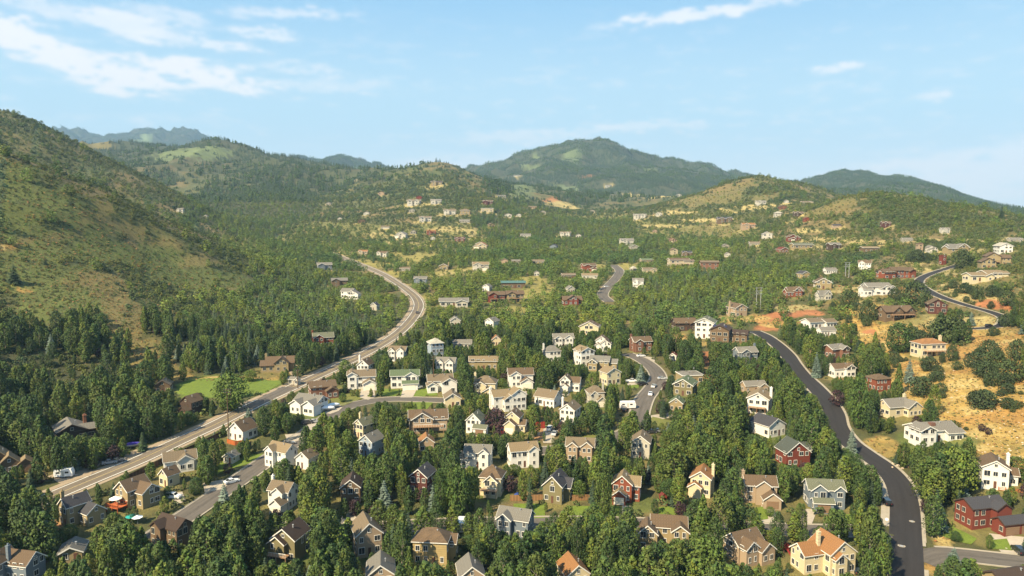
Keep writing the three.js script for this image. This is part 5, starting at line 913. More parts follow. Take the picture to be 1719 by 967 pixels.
// ------------------------------------------------------------------ trees and brush
class Leaves {                                             // collects small leaf sprays (a bent pair of triangles each) with their own tone and a soft normal
  constructor() { this.p = []; this.n = []; this.c = []; }
  spray(x, y, z, nx, ny, nz, s, col, R, long = 1) {
    let ax = R() - .5, ay = R() - .5, az = R() - .5, k = ax * nx + ay * ny + az * nz; ax -= k * nx; ay -= k * ny; az -= k * nz; let l = Math.hypot(ax, ay, az) || 1; ax /= l; ay /= l; az /= l;
    const bx = ny * az - nz * ay, by = nz * ax - nx * az, bz = nx * ay - ny * ax, h = s * .5, w = h * long, e = s * .22 * R();
    const V = [[x - ax * h, y - ay * h, z - az * h], [x - bx * w * .8 + nx * e, y - by * w * .8 + ny * e, z - bz * w * .8 + nz * e], [x + ax * h, y + ay * h, z + az * h], [x + bx * w * .8 - nx * e, y + by * w * .8 - ny * e, z + bz * w * .8 - nz * e]];
    for (const i of [0, 1, 2, 0, 2, 3]) { this.p.push(...V[i]); this.n.push(nx, ny, nz); this.c.push(...col); }
  }
  tri(a, b, c, n, col) { this.p.push(...a, ...b, ...c); for (let i = 0; i < 3; i++) { this.n.push(...n); this.c.push(...col); } }
  geo() { const g = new THREE.BufferGeometry(); g.setAttribute('position', new THREE.Float32BufferAttribute(this.p, 3)); g.setAttribute('normal', new THREE.Float32BufferAttribute(this.n, 3)); g.setAttribute('color', new THREE.Float32BufferAttribute(this.c, 3)); return g; }
}
function trunkGeo(h, r, limbs, R, col = [.10, .08, .06]) {
  const list = [], tube = (a, b, r0, r1) => { const d = new THREE.Vector3().subVectors(b, a), g = new THREE.CylinderGeometry(r1, r0, d.length(), 6, 1, true); g.translate(0, d.length() / 2, 0); g.applyQuaternion(new THREE.Quaternion().setFromUnitVectors(new THREE.Vector3(0, 1, 0), d.normalize())); g.translate(a.x, a.y, a.z); return g.toNonIndexed(); };
  const p = [new THREE.Vector3(0, -.6, 0), new THREE.Vector3((R() - .5) * .2, h * .4, (R() - .5) * .2), new THREE.Vector3((R() - .5) * .4, h * .86, (R() - .5) * .4)];
  list.push(tube(p[0], p[1], r, r * .7), tube(p[1], p[2], r * .7, r * .15));
  for (let i = 0; i < limbs; i++) { const t = .3 + .5 * i / limbs, a = i * 2.4 + R(), q = p[1].clone().lerp(p[2], Math.max(0, t * 1.4 - .4)); if (t < .4) q.copy(p[1]).multiplyScalar(t / .4); q.y = Math.max(q.y, h * .2); list.push(tube(q, new THREE.Vector3(q.x + Math.cos(a) * h * .16, q.y + h * .15, q.z + Math.sin(a) * h * .16), r * .35, r * .1)); }
  const g = clean(list); const n = g.attributes.position.count, c = new Float32Array(n * 3); for (let i = 0; i < n; i++) c.set(col, i * 3); g.setAttribute('color', new THREE.BufferAttribute(c, 3)); g.deleteAttribute('uv'); return g;
}
// broad-leaved crown: lobes of sprays about a profile. h height, r radius, low: where it begins (share of h), peak: where it is widest
function leafCrown(seed, h, r, { low = .12, peak = .45, lobes = 24, per = 58, size = .5, col = [.046, .079, .0105], vary = .35, pointed = .8, flatTop = false }) {
  const R = rng(seed), L = new Leaves();
  const prof = (t) => { const u = t < peak ? t / peak : (1 - t) / (1 - peak); return Math.pow(Math.sin(u * Math.PI / 2), t < peak ? .6 : pointed); };
  for (let i = 0; i < lobes; i++) {
    const t = clamp((i + .5 + (R() - .5) * .8) / lobes, .02, .985), a = i * 2.399 + R() * .9, rp = r * prof(t), y = h * (low + (1 - low) * t), off = rp * (lobes > 50 ? .3 + .5 * Math.sqrt(R()) : .5 + .22 * R());
    const cx = Math.cos(a) * off, cz = Math.sin(a) * off, lr = Math.max(r * .16, rp * (lobes > 50 ? .27 + .2 * R() : .42 + .2 * R())), ly = lr * (.85 + .5 * R()) * (flatTop ? .7 : 1.05), tone = 1 + (R() - .5) * vary, warm = 1 + (R() - .5) * vary * .7;
    for (let k = 0; k < per; k++) {
      const u = R() * 2 - 1, b = R() * Math.PI * 2, q = Math.sqrt(1 - u * u); let nx = q * Math.cos(b), ny = u, nz = q * Math.sin(b);
      if (nx * Math.cos(a) + nz * Math.sin(a) + ny * .5 < -.45 && R() < .8) continue;
      const d = .72 + .36 * R() + (R() < .08 ? .2 : 0), x = cx + nx * lr * d, yy = y + ny * ly * d, z = cz + nz * lr * d;
      const j = .55; let mx = nx + (R() - .5) * j, my = ny + .25 + (R() - .5) * j, mz = nz + (R() - .5) * j; const l = Math.hypot(mx, my, mz); mx /= l; my /= l; mz /= l;
      const s = size * (.65 + .8 * R()), v = tone * (1 + (R() - .5) * vary * 1.2);
      L.spray(x, Math.max(yy, h * low * .6), z, mx, my, mz, s, [col[0] * v * warm, col[1] * v, col[2] * v], R);
    }
  }
  return L.geo();
}
// conifer crown: whorls of drooping boughs
function needleCrown(seed, h, r, { tiers = 17, per = 11, col = [.022, .042, .017], vary = .3, droop = .35, low = .06, bough = 3 }) {
  const R = rng(seed), L = new Leaves();
  for (let i = 0; i < tiers; i++) {
    const t = i / tiers, y = h * (low + (1 - low) * t), len = r * Math.pow(1 - t, .85) * (1 + (R() - .5) * .12) + .12, n = Math.max(4, Math.round(per * (1 - t * .55)));
    for (let k = 0; k < n; k++) {
      const a = (k + R() * .7) / n * Math.PI * 2 + i * 1.1, q = len * (.78 + .34 * R()), ca = Math.cos(a), sa = Math.sin(a), w = Math.max(.22, q * Math.PI / n * (1.0 + R() * .5)), tone = 1 + (R() - .5) * vary * 1.6;
      const up = h / tiers * .9, dr = droop * q, c = (s) => [col[0] * tone * s, col[1] * tone * s, col[2] * tone * s];
      const root = [0, y + up * .75, 0], tip = [ca * q, y - dr + up * .3, sa * q], m1 = [ca * q * .6 - sa * w * .5, y - dr * .55, sa * q * .6 + ca * w * .5], m2 = [ca * q * .6 + sa * w * .5, y - dr * .55, sa * q * .6 - ca * w * .5], mid = [ca * q * .62, y - dr * .25 + up * .42, sa * q * .62];
      const nl = [ca * .62 - sa * .35, .7, sa * .62 + ca * .35], nr = [ca * .62 + sa * .35, .7, sa * .62 - ca * .35];
      L.tri(root, m1, mid, nl, c(1)); L.tri(mid, m1, tip, nl, c(1.08)); L.tri(root, mid, m2, nr, c(1)); L.tri(mid, tip, m2, nr, c(1.08));
      if (bough > 2) for (let e = 0; e < 3; e++) { const f = .45 + .5 * R(), g = (R() - .5) * w * .9; L.spray(ca * q * f - sa * g, y - dr * f * .7 + up * .35, sa * q * f + ca * g, ca * .5, .82, sa * .5, .3 + q * .16, c(.95 + R() * .35), R, .7); }
    }
  }
  L.tri([-.12, h * .94, 0], [.12, h * .94, 0], [0, h * 1.03, 0], [0, .3, 1], col); L.tri([0, h * .94, .12], [0, h * .94, -.12], [0, h * 1.03, 0], [1, .3, 0], col);
  return L.geo();
}
const mLeaf = (t) => cached('leaf' + t, () => std(rgb(...t), .8, { vertexColors: true, side: THREE.DoubleSide }));
const mBark = std(rgb(1, 1, 1), .95, { vertexColors: true });
const TINT = { leaf: [[1, 1, 1], [.76, .82, .85], [1.35, 1.22, 1.0], [.6, .7, .75], [1.9, 1.5, 1.1], [1.25, 1.05, .9]], conifer: [[1, 1, 1], [.85, .9, 1], [1.2, 1.2, 1.0]], blue: [[1, 1, 1], [1.15, 1.15, 1.15], [.85, .9, .88]], plum: [[1, 1, 1], [.8, .8, .8]], oak: [[1, 1, 1], [.82, .85, .85], [1.2, 1.15, .95]], dry: [[1, 1, 1]] };
const KIT = { leaf: [], conifer: [], blue: [], plum: [], oak: [], round: [] };
for (let k = 0; k < 6; k++) { const h = 10, r = [2.5, 2.8, 2.1, 3.1, 1.9, 2.6][k], R = rng(500 + k); KIT.leaf.push({ h, r, crown: leafCrown(100 + k, h, r, { lobes: 60 + k * 3, per: 46, low: .07, peak: [.42, .5, .4, .46, .38, .5][k], size: .36, vary: .5, pointed: [.6, .5, .78, .45, .85, .55][k] }), trunk: trunkGeo(h, .2, 7, R, k % 2 ? [.25, .22, .17] : [.10, .08, .06]) }); }
for (let k = 0; k < 2; k++) { const h = 8, r = 4.2; KIT.round.push({ h, r, crown: leafCrown(140 + k, h, r, { lobes: 80, per: 50, low: .08, peak: .48, size: .38, vary: .45, pointed: .5, col: [.049, .088, .0115] }), trunk: trunkGeo(h, .24, 7, rng(520 + k)) }); }
for (let k = 0; k < 3; k++) { const h = 10, r = [2.2, 2.6, 1.9][k]; KIT.conifer.push({ h, r, crown: needleCrown(200 + k, h, r, { tiers: 15, per: 10, vary: .45 }), trunk: trunkGeo(h, .17, 0, rng(530 + k)) }); }
for (let k = 0; k < 2; k++) { const h = 10, r = [2.7, 3.0][k]; KIT.blue.push({ h, r, crown: needleCrown(220 + k, h, r, { tiers: 15, per: 11, col: [.085, .115, .088], vary: .5, droop: .22 }), trunk: trunkGeo(h, .17, 0, rng(540 + k)) }); }
for (let k = 0; k < 2; k++) { const h = 5, r = 2.4; KIT.plum.push({ h, r, crown: leafCrown(240 + k, h, r, { lobes: 18, per: 50, low: .12, peak: .5, size: .45, pointed: .55, col: [.036, .014, .016] }), trunk: trunkGeo(h, .12, 5, rng(550 + k)) }); }
for (let k = 0; k < 3; k++) { const h = 3.6, r = 3.2; KIT.oak.push({ h, r, crown: leafCrown(260 + k, h, r, { lobes: 60, per: 40, low: .02, peak: .38, size: .32, vary: .45, pointed: .5, col: [.034, .054, .013], flatTop: true }), trunk: trunkGeo(h, .12, 5, rng(560 + k)) }); }
const LABEL = {
  leaf: ['green', 'dark green', 'bright green', 'very dark green', 'yellow-green', 'olive green'], conifer: ['dark green', 'dark bluish green', 'green'], blue: ['blue-grey', 'pale blue-grey', 'dull blue-grey'], plum: ['dark purple', 'very dark purple'], oak: ['green', 'dark green', 'light green'], round: ['bright green', 'dark green', 'light green', 'very dark green', 'yellow-green', 'olive green'],
};
const NOUN = { leaf: ['cottonwood', 'broadleaf_tree', 'tree'], conifer: ['conifer', 'conifer_tree', 'conifer'], blue: ['spruce', 'blue_spruce', 'spruce'], plum: ['plum tree', 'plum_tree', 'tree'], oak: ['scrub oak', 'scrub_oak', 'bush'], round: ['round-crowned tree', 'round_tree', 'tree'] };
const inHouse = (x, d, m) => { for (const h of houses) if ((h.x - x) ** 2 + (h.d - d) ** 2 < (h.r * .78 + m) ** 2) return true; return false; };
const plants = [];                                          // { kind, v, tint, x, d, h, w (height and width in metres) }
const boxOf = (x, g, d, h, w) => { const b = toPixel(x, g, d), t = toPixel(x, g + h, d), r = w * FPX / b[2]; return [b[0] - r, t[1], b[0] + r, b[1]]; };
function blocked(x, g, d, h, w, only) {
  const [a, t, b, e] = boxOf(x, g, d, h, w), m = -(b - a) * .04, H2 = e - t;
  for (const o of openRects) {
    if (o[4] < d + .5 || (only && o[5] !== only) || o[0] > b - m || o[2] < a + m || o[1] > e || o[3] < t) continue;
    // the crown narrows towards its tip
    const low = Math.min(o[3], e), up = clamp((low - t) / H2, 0, 1), wide = (b - a) / 2 * Math.min(1, Math.pow(up * 1.9, .6)) * .92, c = (a + b) / 2;
    if (o[0] > c + wide || o[2] < c - wide) continue;
    return true;
  }
  return false;
}
function addPlant(kind, v, tint, x, d, h, w, must) { plants.push({ kind, v, tint, x, d, g: ground(x, d), h, w, must }); }
function at(kind, tint, ...list) { for (const [px, py, top, wpx] of list) { const q = hit(px, py), mpp = toPixel(q.x, q.h, q.d)[2] / FPX, h = Math.max(1.2, (py - top) * mpp * 1.02), k = KIT[kind], v = plants.length % k.length; let wide = 0; for (const f of [1, .85, .7, .55]) if (!blocked(q.x, q.h, q.d, h, (wpx ? wpx / 2 * mpp : h / k[v].h * k[v].r) * f, 'h')) { wide = f; break; } if (wide && !inHouse(q.x, q.d, .8)) addPlant(kind, v, tint < 0 ? plants.length % TINT[kind === 'round' ? 'leaf' : kind].length : tint, q.x, q.d, h, (wpx ? wpx / 2 * mpp : h / k[v].h * k[v].r) * wide, true); } }

at('blue', -1, [127, 790, 752], [222, 862, 808, 30], [377, 858, 808, 30], [727, 864, 812, 28], [470, 996, 946, 40], [522, 996, 946, 40], [726, 738, 714, 22], [849, 802, 771, 24], [590, 800, 766, 20], [1088, 812, 779], [1323, 818, 775, 30], [1429, 762, 718, 24], [1412, 808, 764, 26], [1436, 804, 780], [1461, 942, 897, 36], [1642, 914, 856, 50], [1575, 890, 838, 36], [1600, 960, 918, 40], [1351, 682, 650, 16], [1370, 634, 590, 20], [1526, 642, 601, 22], [1630, 547, 523, 16], [418, 708, 684, 24], [104, 786, 752], [1615, 836, 796, 28], [1690, 842, 806]);
at('conifer', -1, [240, 757, 724, 20], [160, 776, 742], [180, 772, 740], [192, 766, 738], [140, 780, 746], [98, 778, 744], [1243, 812, 774, 26], [1258, 810, 778], [1507, 780, 750, 18], [24, 476, 444, 26], [76, 444, 434, 9], [376, 634, 611, 16], [1176, 668, 604, 22], [1681, 366, 344, 12], [757, 520, 494, 9], [767, 521, 495, 9], [772, 520, 496, 8], [948, 590, 566, 8], [956, 592, 568, 8], [972, 562, 545, 10], [620, 850, 810], [212, 660, 610, 20], [205, 655, 606, 18], [198, 668, 616, 16], [1130, 818, 770, 30], [1160, 800, 750, 30], [420, 590, 540, 16], [335, 610, 560, 16], [360, 612, 562, 18]);
at('plum', -1, [833, 724, 688, 38], [838, 738, 720, 20], [1393, 768, 740, 28], [1556, 864, 838, 22], [1112, 692, 673, 20], [1272, 642, 613, 20], [916, 854, 820, 22], [1406, 682, 656, 26], [1648, 724, 712, 14], [1659, 730, 718, 12], [332, 672, 660, 22], [700, 478, 466, 16]);
at('round', -1, [556, 958, 880, 86], [1012, 868, 797, 46], [1078, 896, 814, 66], [1196, 898, 815, 72], [1243, 896, 812, 70], [770, 868, 785, 44], [740, 866, 790, 40], [300, 838, 786, 46], [262, 866, 806, 48], [316, 836, 770, 48], [388, 690, 630, 64], [1446, 832, 794, 50], [1600, 836, 756, 70], [1560, 842, 770, 60], [1440, 720, 634, 56], [1508, 592, 545, 48], [1103, 612, 556, 38], [580, 640, 606, 26], [686, 648, 622, 28], [640, 624, 590, 36], [420, 640, 622, 24], [1705, 800, 768, 44]);
at('oak', -1, [1660, 597, 572, 34], [1636, 616, 592, 36], [1668, 616, 590, 38], [1655, 634, 608, 36], [1658, 646, 632, 14], [1697, 640, 605, 46], [1708, 604, 572, 34], [1650, 684, 656, 52], [1586, 572, 534, 66], [1575, 540, 512, 44], [1598, 606, 580, 36], [1560, 622, 600, 32], [1425, 516, 488, 34], [1536, 510, 474, 46], [1528, 500, 462, 30], [1667, 564, 549, 16], [1455, 540, 506, 36], [1369, 512, 494, 26], [1547, 664, 634, 46], [1473, 622, 592, 38], [1703, 686, 672, 20], [1422, 604, 578, 28], [1700, 486, 450, 50], [1690, 548, 528, 30], [1620, 492, 476, 24], [1640, 502, 486, 22], [1600, 484, 470, 18], [1665, 498, 480, 24], [1692, 512, 490, 30], [1230, 570, 548, 40], [1190, 580, 566, 24], [1140, 582, 570, 20], [1230, 596, 568, 40], [1540, 440, 420, 26], [1616, 450, 420, 34], [1570, 640, 624, 26], [1690, 660, 644, 30], [1625, 740, 722, 30], [1600, 720, 706, 24], [1530, 690, 660, 40], [1500, 606, 590, 24], [1440, 590, 572, 26]);
{ const R = rng(67); for (let px = 380; px < 1480; px += 25) { const x = px + (R() - .5) * 20, y = 904 + R() * 12, h = 40 + 26 * R(); at('leaf', -1, [x, y, y - h, 24 + R() * 14]); } }
{ const R = rng(66); for (let px = 150; px < 1490; px += 24) for (const y of [955, 1000]) { const x = px + (R() - .5) * 24, yy = y + R() * 26, w = 26 + R() * 20; at('leaf', -1, [x, yy, Math.max(868, yy - 64 - 44 * R()), w]); } }
{
  const R = rng(4242);
  const S = 4.25, mix = (x, d) => fbm(x / 45 + 8, d / 45, 2);
  for (let gd = 148; gd < 432; gd += S) for (let gx = -320; gx < 320; gx += S) {
    const x = gx + (R() - .5) * S * 1.1, d = gd + (R() - .5) * S * 1.1, a = R(), b = R(), c = R(), e = R();
    const p = toPixel(x, 0, d); if (p[0] < -50 || p[0] > 1770) continue;
    const g = ground(x, d); if (g - RISE * d > 30) continue;
    const cv = cover(x, d, g); let dens = cv.tree * 1.25; if (cv.kind === 'gold' || cv.kind === 'pale' || cv.kind === 'lush') dens = 0;
    if (a > dens || onRoad(x, d, 2.2) || inHouse(x, d, 1.2)) continue;
    const con = cv.kind === 'wood' ? b < .5 : cv.kind === 'grove' ? b < .05 : b < .09 + .12 * (mix(x, d) > .25), kind = con ? (c < .15 ? 'blue' : 'conifer') : c < .03 ? 'plum' : c < .10 ? 'round' : 'leaf';
    let h = kind === 'plum' ? 3.5 + 2 * e : kind === 'round' ? 5 + 4 * e : con ? (cv.kind === 'wood' || cv.kind === 'grove' ? 4.5 + 4 * e : 6 + 5 * e) : 7.8 + 8 * Math.pow(e, .85); if (kind === 'leaf') h *= cv.kind === 'wood' ? .68 : cv.kind === 'grove' ? .55 : 1;
    const V = Math.floor(R() * KIT[kind].length), K = KIT[kind][V], tint = Math.floor(Math.pow(R(), 1.15) * TINT[kind === 'round' ? 'leaf' : kind].length), wf = (kind === 'leaf' ? .68 : .82) + .4 * R();
    for (const f of [1, .8, .62, .45, .3]) { const hh = h * f, w = hh / K.h * K.r * wf * (f < .5 ? 1.15 : 1); if (hh < 1.6) break; if (!blocked(x, g, d, hh, w)) { addPlant(kind, V, tint, x, d, hh, w); break; } }
  }
}
// the largest of each kind stand as things of their own, the rest in one mass per kind
const whole = new Map();                                   // trunk and crown in one geometry, for the masses
const wholeGeo = (kind, v) => { const k = kind + v; if (!whole.has(k)) { const K = KIT[kind][v]; whole.set(k, mergeGeometries([K.crown, K.trunk])); } return whole.get(k); };
const seenSize = (p) => p.h * p.w / (p.d * p.d), cut = { leaf: 300, conifer: 230, blue: 110, plum: 60, oak: 120, round: 150 }, byKind = {};
{ const R = rng(808); for (const p of plants.filter((q) => q.kind === 'oak')) for (let k = 0; k < 3; k++) { const a = R() * 6.28, q = p.w * (1 + .7 * R()), x = p.x + Math.cos(a) * q, d = p.d + Math.sin(a) * q, s = .3 + .35 * R(); if (!onRoad(x, d, 1.5) && !inHouse(x, d, .5)) addPlant('oak', k, k, x, d, p.h * s * 1.1, p.w * s); } }
for (const p of plants) (byKind[p.kind] ??= []).push(p);
const labelled = [];
for (const kind of Object.keys(byKind)) {
  const list = byKind[kind].sort((a, b) => (b.must ? 1 : 0) - (a.must ? 1 : 0) || seenSize(b) - seenSize(a)), single = list.slice(0, cut[kind]), rest = list.slice(cut[kind]);
  const protos = new Map();
  for (const p of single) {
    const K = KIT[kind][p.v], tint = TINT[kind === 'round' ? 'leaf' : kind][p.tint % TINT[kind === 'round' ? 'leaf' : kind].length], key = p.v + '|' + p.tint;
    let t; if (protos.has(key)) { t = protos.get(key).clone(); t.name = numbered(NOUN[kind][1]); scene.add(t); } else { t = thing(NOUN[kind][1], '', NOUN[kind][2]); mesh('trunk', K.trunk, mBark, t); mesh('crown', K.crown, mLeaf(tint), t); protos.set(key, t); }
    t.position.set(p.x, p.g - .1, -p.d); t.rotation.y = hash2(Math.round(p.x * 10), Math.round(p.d * 10)) * 6.283; t.scale.set(p.w / K.r, p.h / K.h, p.w / K.r); t.userData = { ...t.userData };
    labelled.push([t, p]);
  }
  const groups = new Map(); for (const p of rest) { if (!groups.has(p.v)) groups.set(p.v, []); groups.get(p.v).push(p); }
  for (const [v, l] of groups) mass(kind === 'oak' ? 'oak_thicket' : 'woodland', wholeGeo(kind, v), l.map((p) => ({ x: p.x, g: p.g - .1, d: p.d, sx: p.w / KIT[kind][v].r, sy: p.h / KIT[kind][v].h, c: TINT[kind === 'round' ? 'leaf' : kind][p.tint % TINT[kind === 'round' ? 'leaf' : kind].length] })));
}
function mass(name, g, list, shear) {
  if (!list.length) return;
  const m = new THREE.InstancedMesh(g, mLeaf([1, 1, 1]), list.length), M = new THREE.Matrix4(), c = new THREE.Color();
  list.forEach((p, i) => {
    const a = hash2(Math.round(p.x * 7), Math.round(p.d * 7)) * 6.283, ca = Math.cos(a), sa = Math.sin(a), gx = p.gx ?? 0, gz = p.gz ?? 0;
    const e = [p.sx * ca, 0, -p.sx * sa, 0, 0, p.sy, 0, 0, p.sx * sa, 0, p.sx * ca, 0, p.x, p.g, -p.d, 1]; e[1] = gx * e[0] + gz * e[2]; e[9] = gx * e[8] + gz * e[10];
    M.fromArray(e); m.setMatrixAt(i, M); c.setRGB(...(p.c ?? [1, 1, 1])); m.setColorAt(i, c);
  });
  m.name = numbered(name); m.castShadow = m.receiveShadow = true; m.userData = { kind: 'stuff' }; scene.add(m); return m;
}
{                                                          // labels: where each tree stands by the house nearest to it
  const made = labelled.map(([t, p]) => {
    const b = boxOf(p.x, p.g, p.d, p.h, p.w), cx = (b[0] + b[2]) / 2, cy = (b[1] + b[3]) / 2; let best = null, bd = 9e9;
    for (const h of houses) { const dx = h.px - cx, dy = (h.py - cy) * 1.25, e = dx * dx + dy * dy; if (e < bd && h.nick.split(' ').length <= 8) { bd = e; best = h; } }
    const dx = cx - best.px, dy = cy - best.py, rel = Math.abs(dx) > Math.abs(dy) * 1.1 ? (dx < 0 ? 'left of' : 'right of') : p.d < best.near ? 'in front of' : 'behind', far = Math.sqrt(bd) > 75 ? 'well ' : '';
    const s = (p.h > 9.5 && p.kind !== 'oak') ? 'tall ' : p.h < 4.5 && p.kind !== 'oak' && p.kind !== 'plum' ? 'small ' : '', tone = LABEL[p.kind][p.tint % LABEL[p.kind].length];
    return [t, `${s}${tone} ${NOUN[p.kind][0]} ${far}${rel} the ${best.nick}`, cx, cy];
  });
  const sets = new Map(); for (const m of made) { if (!sets.has(m[1])) sets.set(m[1], []); sets.get(m[1]).push(m); }
  for (const [l, s] of sets) {
    if (s.length === 1) { s[0][0].userData.label = l; continue; }
    s.sort((a, b) => b[3] - a[3]);
    const ord = s.length === 2 ? ['nearer', 'farther'] : s.length === 3 ? ['nearest', 'middle', 'farthest'] : null;
    if (ord) s.forEach((m, i) => { m[0].userData.label = `${ord[i]} ${l}`; });
    else { s[0][0].userData.label = 'nearest ' + l; s[s.length - 1][0].userData.label = 'farthest ' + l; const mid = s.slice(1, -1); mid.sort((a, b) => a[2] - b[2]); if (mid.length === 2) { mid[0][0].userData.label = 'middle left ' + l; mid[1][0].userData.label = 'middle right ' + l; } else { mid.forEach((m) => { m[0].userData.label = 'one of the middle ' + l.replace(/(tree|spruce|conifer|cottonwood|oak)/, '$1s'); m[0].userData.group = l; }); } }
  }
  for (const m of made) { const w = m[0].userData.label.split(' '); if (w.length > 16) m[0].userData.label = w.slice(0, 16).join(' '); }
}
// middle distance: woods, gardens and brush of the valley and the hills
const hz = new Float32Array(900 * 420).fill(-9);           // how high the ground seen from the camera reaches up to each distance
const azI = (x, d) => Math.floor((x / d + 1.2) / 2.4 * 899), dI = (d) => Math.floor((Math.log(d) - 4.6) / 4.9 * 419);
for (let i = 0; i < 900; i++) { let m = -9; const k = (i + .5) / 900 * 2.4 - 1.2; for (let j = 0; j < 420; j++) { const d = Math.exp(4.6 + (j + .5) / 420 * 4.9); hz[i * 420 + j] = m; m = Math.max(m, (ground(k * d, d) - CAM_H) / d); } }
const hiddenAt = (x, g, d, tall) => { const i = azI(x, d), j = Math.min(419, dI(d)); return i < 0 || i > 899 || (g + tall - CAM_H) / d < hz[i * 420 + Math.max(0, j - 1)] - .004; };
const MID = { leaf: [0, 1, 2].map((k) => leafCrown(300 + k, 10, [3, 2.7, 3.4][k], { lobes: 20, per: 20, size: .75, col: [.088, .130, .017], low: .05, peak: .5, pointed: .48, vary: .45 })), conifer: [0, 1].map((k) => needleCrown(320 + k, 10, 2.2, { tiers: 10, per: 8, bough: 0, vary: .6, col: [.042, .064, .022] })), bush: [0, 1, 2].map((k) => leafCrown(340 + k, 2.6, 2.2, { lobes: 7, per: 15, size: .8, low: 0, peak: .35, pointed: .5, col: [.074, .09, .018], vary: .5, flatTop: true })) };
{
  const R = rng(99), lists = { leaf: [[], [], []], conifer: [[], []], bush: [[], [], []] };
  const tintOf = (n) => { const v = .75 + .55 * R(), w = 1 + .55 * n; return [v * w * (1 + .25 * (R() - .5)), v * (1 + .3 * n), v * (1 - .2 * n)]; };
  let d = 432; while (d < 1700) {
    const S = Math.max(5.6, .0058 * d); d += S;
    for (let gx = -d * .78; gx < d * .78; gx += S) {
      const x = gx + (R() - .5) * S * 1.2, dd = d + (R() - .5) * S * 1.2, a = R(), b = R(), e = R(), g = ground(x, dd), V = Math.floor(R() * 3);
      if (hiddenAt(x, g, dd, 12)) continue;
      const cv = cover(x, dd, g); if (a > cv.tree * 1.15 || onRoad(x, dd, 3) || inHouse(x, dd, 1)) continue;
      const kind = b < cv.conifer ? 'conifer' : 'leaf'; let h = (kind === 'conifer' ? 4.5 + 4.5 * e : 4 + 5.5 * e * e + (cv.kind === 'wood' ? 0 : 1));
      for (const f of [1, .7, .45]) { const hh = h * f, w = hh * .34; if (hh < 2) break; if (!blocked(x, g, dd, hh, w)) { lists[kind][V % lists[kind].length].push({ x, g: g - .2, d: dd, sx: hh / 10 * (kind === 'leaf' ? 1.15 + .5 * hash2(x * 9 | 0, dd * 9 | 0) : 1.15), sy: hh / 10, c: tintOf(fbm(x / 60, dd / 60, 2)) }); break; } }
    }
  }
  d = 150; while (d < 1750) {                               // brush on the slopes and in the gardens
    const S = Math.max(2.7, .0043 * d); d += S;
    for (let gx = -d * .78; gx < d * .78; gx += S) {
      const x = gx + (R() - .5) * S * 1.3, dd = d + (R() - .5) * S * 1.3, a = R(), e = R(), g = ground(x, dd), V = Math.floor(R() * 3);
      if (hiddenAt(x, g, dd, 4)) continue;
      const cv = cover(x, dd, g); if (a > cv.brush * .95 || onRoad(x, dd, 1.4) || inHouse(x, dd, .3)) continue;
      const s = Math.pow(S / 2.7, .75) * (.34 + .7 * e * e) * (cv.kind === 'dry' || cv.kind === 'gold' ? .5 : cv.kind === 'scrub' ? .55 : cv.kind === 'oak' ? 1.05 : .9);
      if (dd < 700 && blocked(x, g, dd, 2.4 * s, 2 * s)) continue;
      const dry = cv.kind === 'slope_wood' ? [1.25, 1.4, 2.2] : cv.kind === 'scrub' ? [1.7, 1.4, .9] : cv.kind === 'dry' ? [2.1, 1.5, 1.0] : cv.kind === 'gold' ? [1.8, 1.35, .9] : [1, 1, 1], t = tintOf(fbm(x / 30, dd / 30, 2));
      lists.bush[V].push({ x, g: g - .1, d: dd, sx: s, sy: s * (.8 + .5 * R()), c: t.map((q, i) => q * (R() < (cv.kind === 'slope_wood' ? .9 : .45) ? dry[i] : 1)) });
    }
  }
  for (const k of ['leaf', 'conifer', 'bush']) lists[k].forEach((l, i) => mass(k === 'bush' ? 'hillside_brush' : 'valley_woodland', MID[k][i], l));
  // tufts of tall dry grass and sage on the open slopes
  const tuft = new Leaves(), R2 = rng(5); for (let k = 0; k < 14; k++) { const a = R2() * 6.28, q = R2() * .5; tuft.spray(Math.cos(a) * q, .18 + R2() * .25, Math.sin(a) * q, Math.cos(a) * .5, .8, Math.sin(a) * .5, .5, [.2 * (.8 + .4 * R2()), .15 * (.8 + .4 * R2()), .055], R2, .6); }
  const tg = tuft.geo(), tl = []; d = 150; while (d < 560) {
    const S = Math.max(1.5, .0046 * d); d += S;
    for (let gx = -d * .78; gx < d * .78; gx += S) { const x = gx + (R() - .5) * S * 1.6, dd = d + (R() - .5) * S * 1.6, a = R(), g = ground(x, dd), e = R(), f = R(); const cv = cover(x, dd, g); const open_ = cv.kind === 'gold' || cv.kind === 'dry' || cv.kind === 'pale' ? .62 : g - RISE * dd > 8 ? .4 : 0; if (a > open_ || onRoad(x, dd, 1) || hiddenAt(x, g, dd, 1)) continue; const s = S / 1.5 * (.5 + .7 * e), v = f < .4 ? [.55, .75, .6] : [1.3, 1.15, .9]; tl.push({ x, g: g - .05, d: dd, sx: s, sy: s, c: v.map((q) => q * (.8 + .4 * R())) }); }
  }
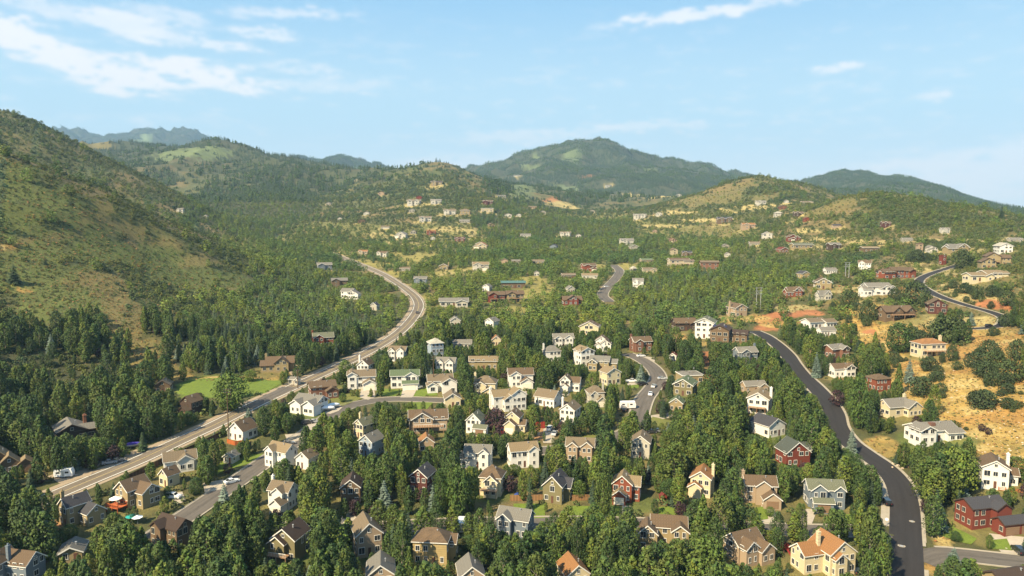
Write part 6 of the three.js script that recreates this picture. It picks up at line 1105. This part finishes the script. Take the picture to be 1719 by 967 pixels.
  mass('dry_grass', tg, tl);
}
{                                                          // far woods: patches of many trees that follow the slope
  const patchGeo = (seed, r, n, share) => { const R = rng(seed), L = []; for (let k = 0; k < n; k++) { const a = R() * 6.28, q = Math.sqrt(R()) * r, con = R() < share, g = (con ? needleCrown(seed * 31 + k, 10 + 5 * R(), 2.4, { tiers: 5, per: 5, bough: 0, vary: .4 }) : leafCrown(seed * 31 + k, 8 + 3 * R(), 3.2, { lobes: 5, per: 7, size: 2.2, low: 0, peak: .45, vary: .45 })); g.translate(Math.cos(a) * q, -.6, Math.sin(a) * q); L.push(g); } return mergeGeometries(L); };
  const sets = [[1600, 2900, patchGeo(11, 9, 5, .95), patchGeo(12, 9, 5, .15), .0092], [2900, 5200, patchGeo(13, 19, 12, .95), patchGeo(14, 19, 12, .15), .0064], [5200, 9600, patchGeo(15, 38, 26, .95), patchGeo(16, 38, 26, .15), .0062]], R = rng(321);
  for (const [d0, d1, gc, gl, k] of sets) {
    const lc = [], ll = []; let d = d0; while (d < d1) {
      const S = k * d; d += S;
      for (let gx = -d * .76; gx < d * .76; gx += S) {
        const x = gx + (R() - .5) * S * 1.2, dd = d + (R() - .5) * S * 1.2, a = R(), b = R(), g = ground(x, dd), e = R(); if (hiddenAt(x, g, dd, 14)) continue;
        const cv = cover(x, dd, g); if (a > Math.max(cv.tree, cv.brush * .6)) continue; const w = S * .5, gx_ = (ground(x + w, dd) - ground(x - w, dd)) / (2 * w), gz_ = (ground(x, dd - w) - ground(x, dd + w)) / (2 * w), v = .75 + .5 * e;
        (b < cv.conifer ? lc : ll).push({ x, g, d: dd, sx: .9 + .3 * e, sy: cv.tree < .35 ? .45 : .8 + .4 * e, gx: gx_, gz: gz_, c: [v, v, v] });
      }
    }
    mass('mountain_forest', gc, lc); mass('mountain_forest', gl, ll); console.log('far', d0, lc.length, ll.length);
  }
}
console.log('plants', plants.length, Object.entries(byKind).map(([k, v]) => k + ' ' + v.length).join(', '));

renderer.render(scene, camera);
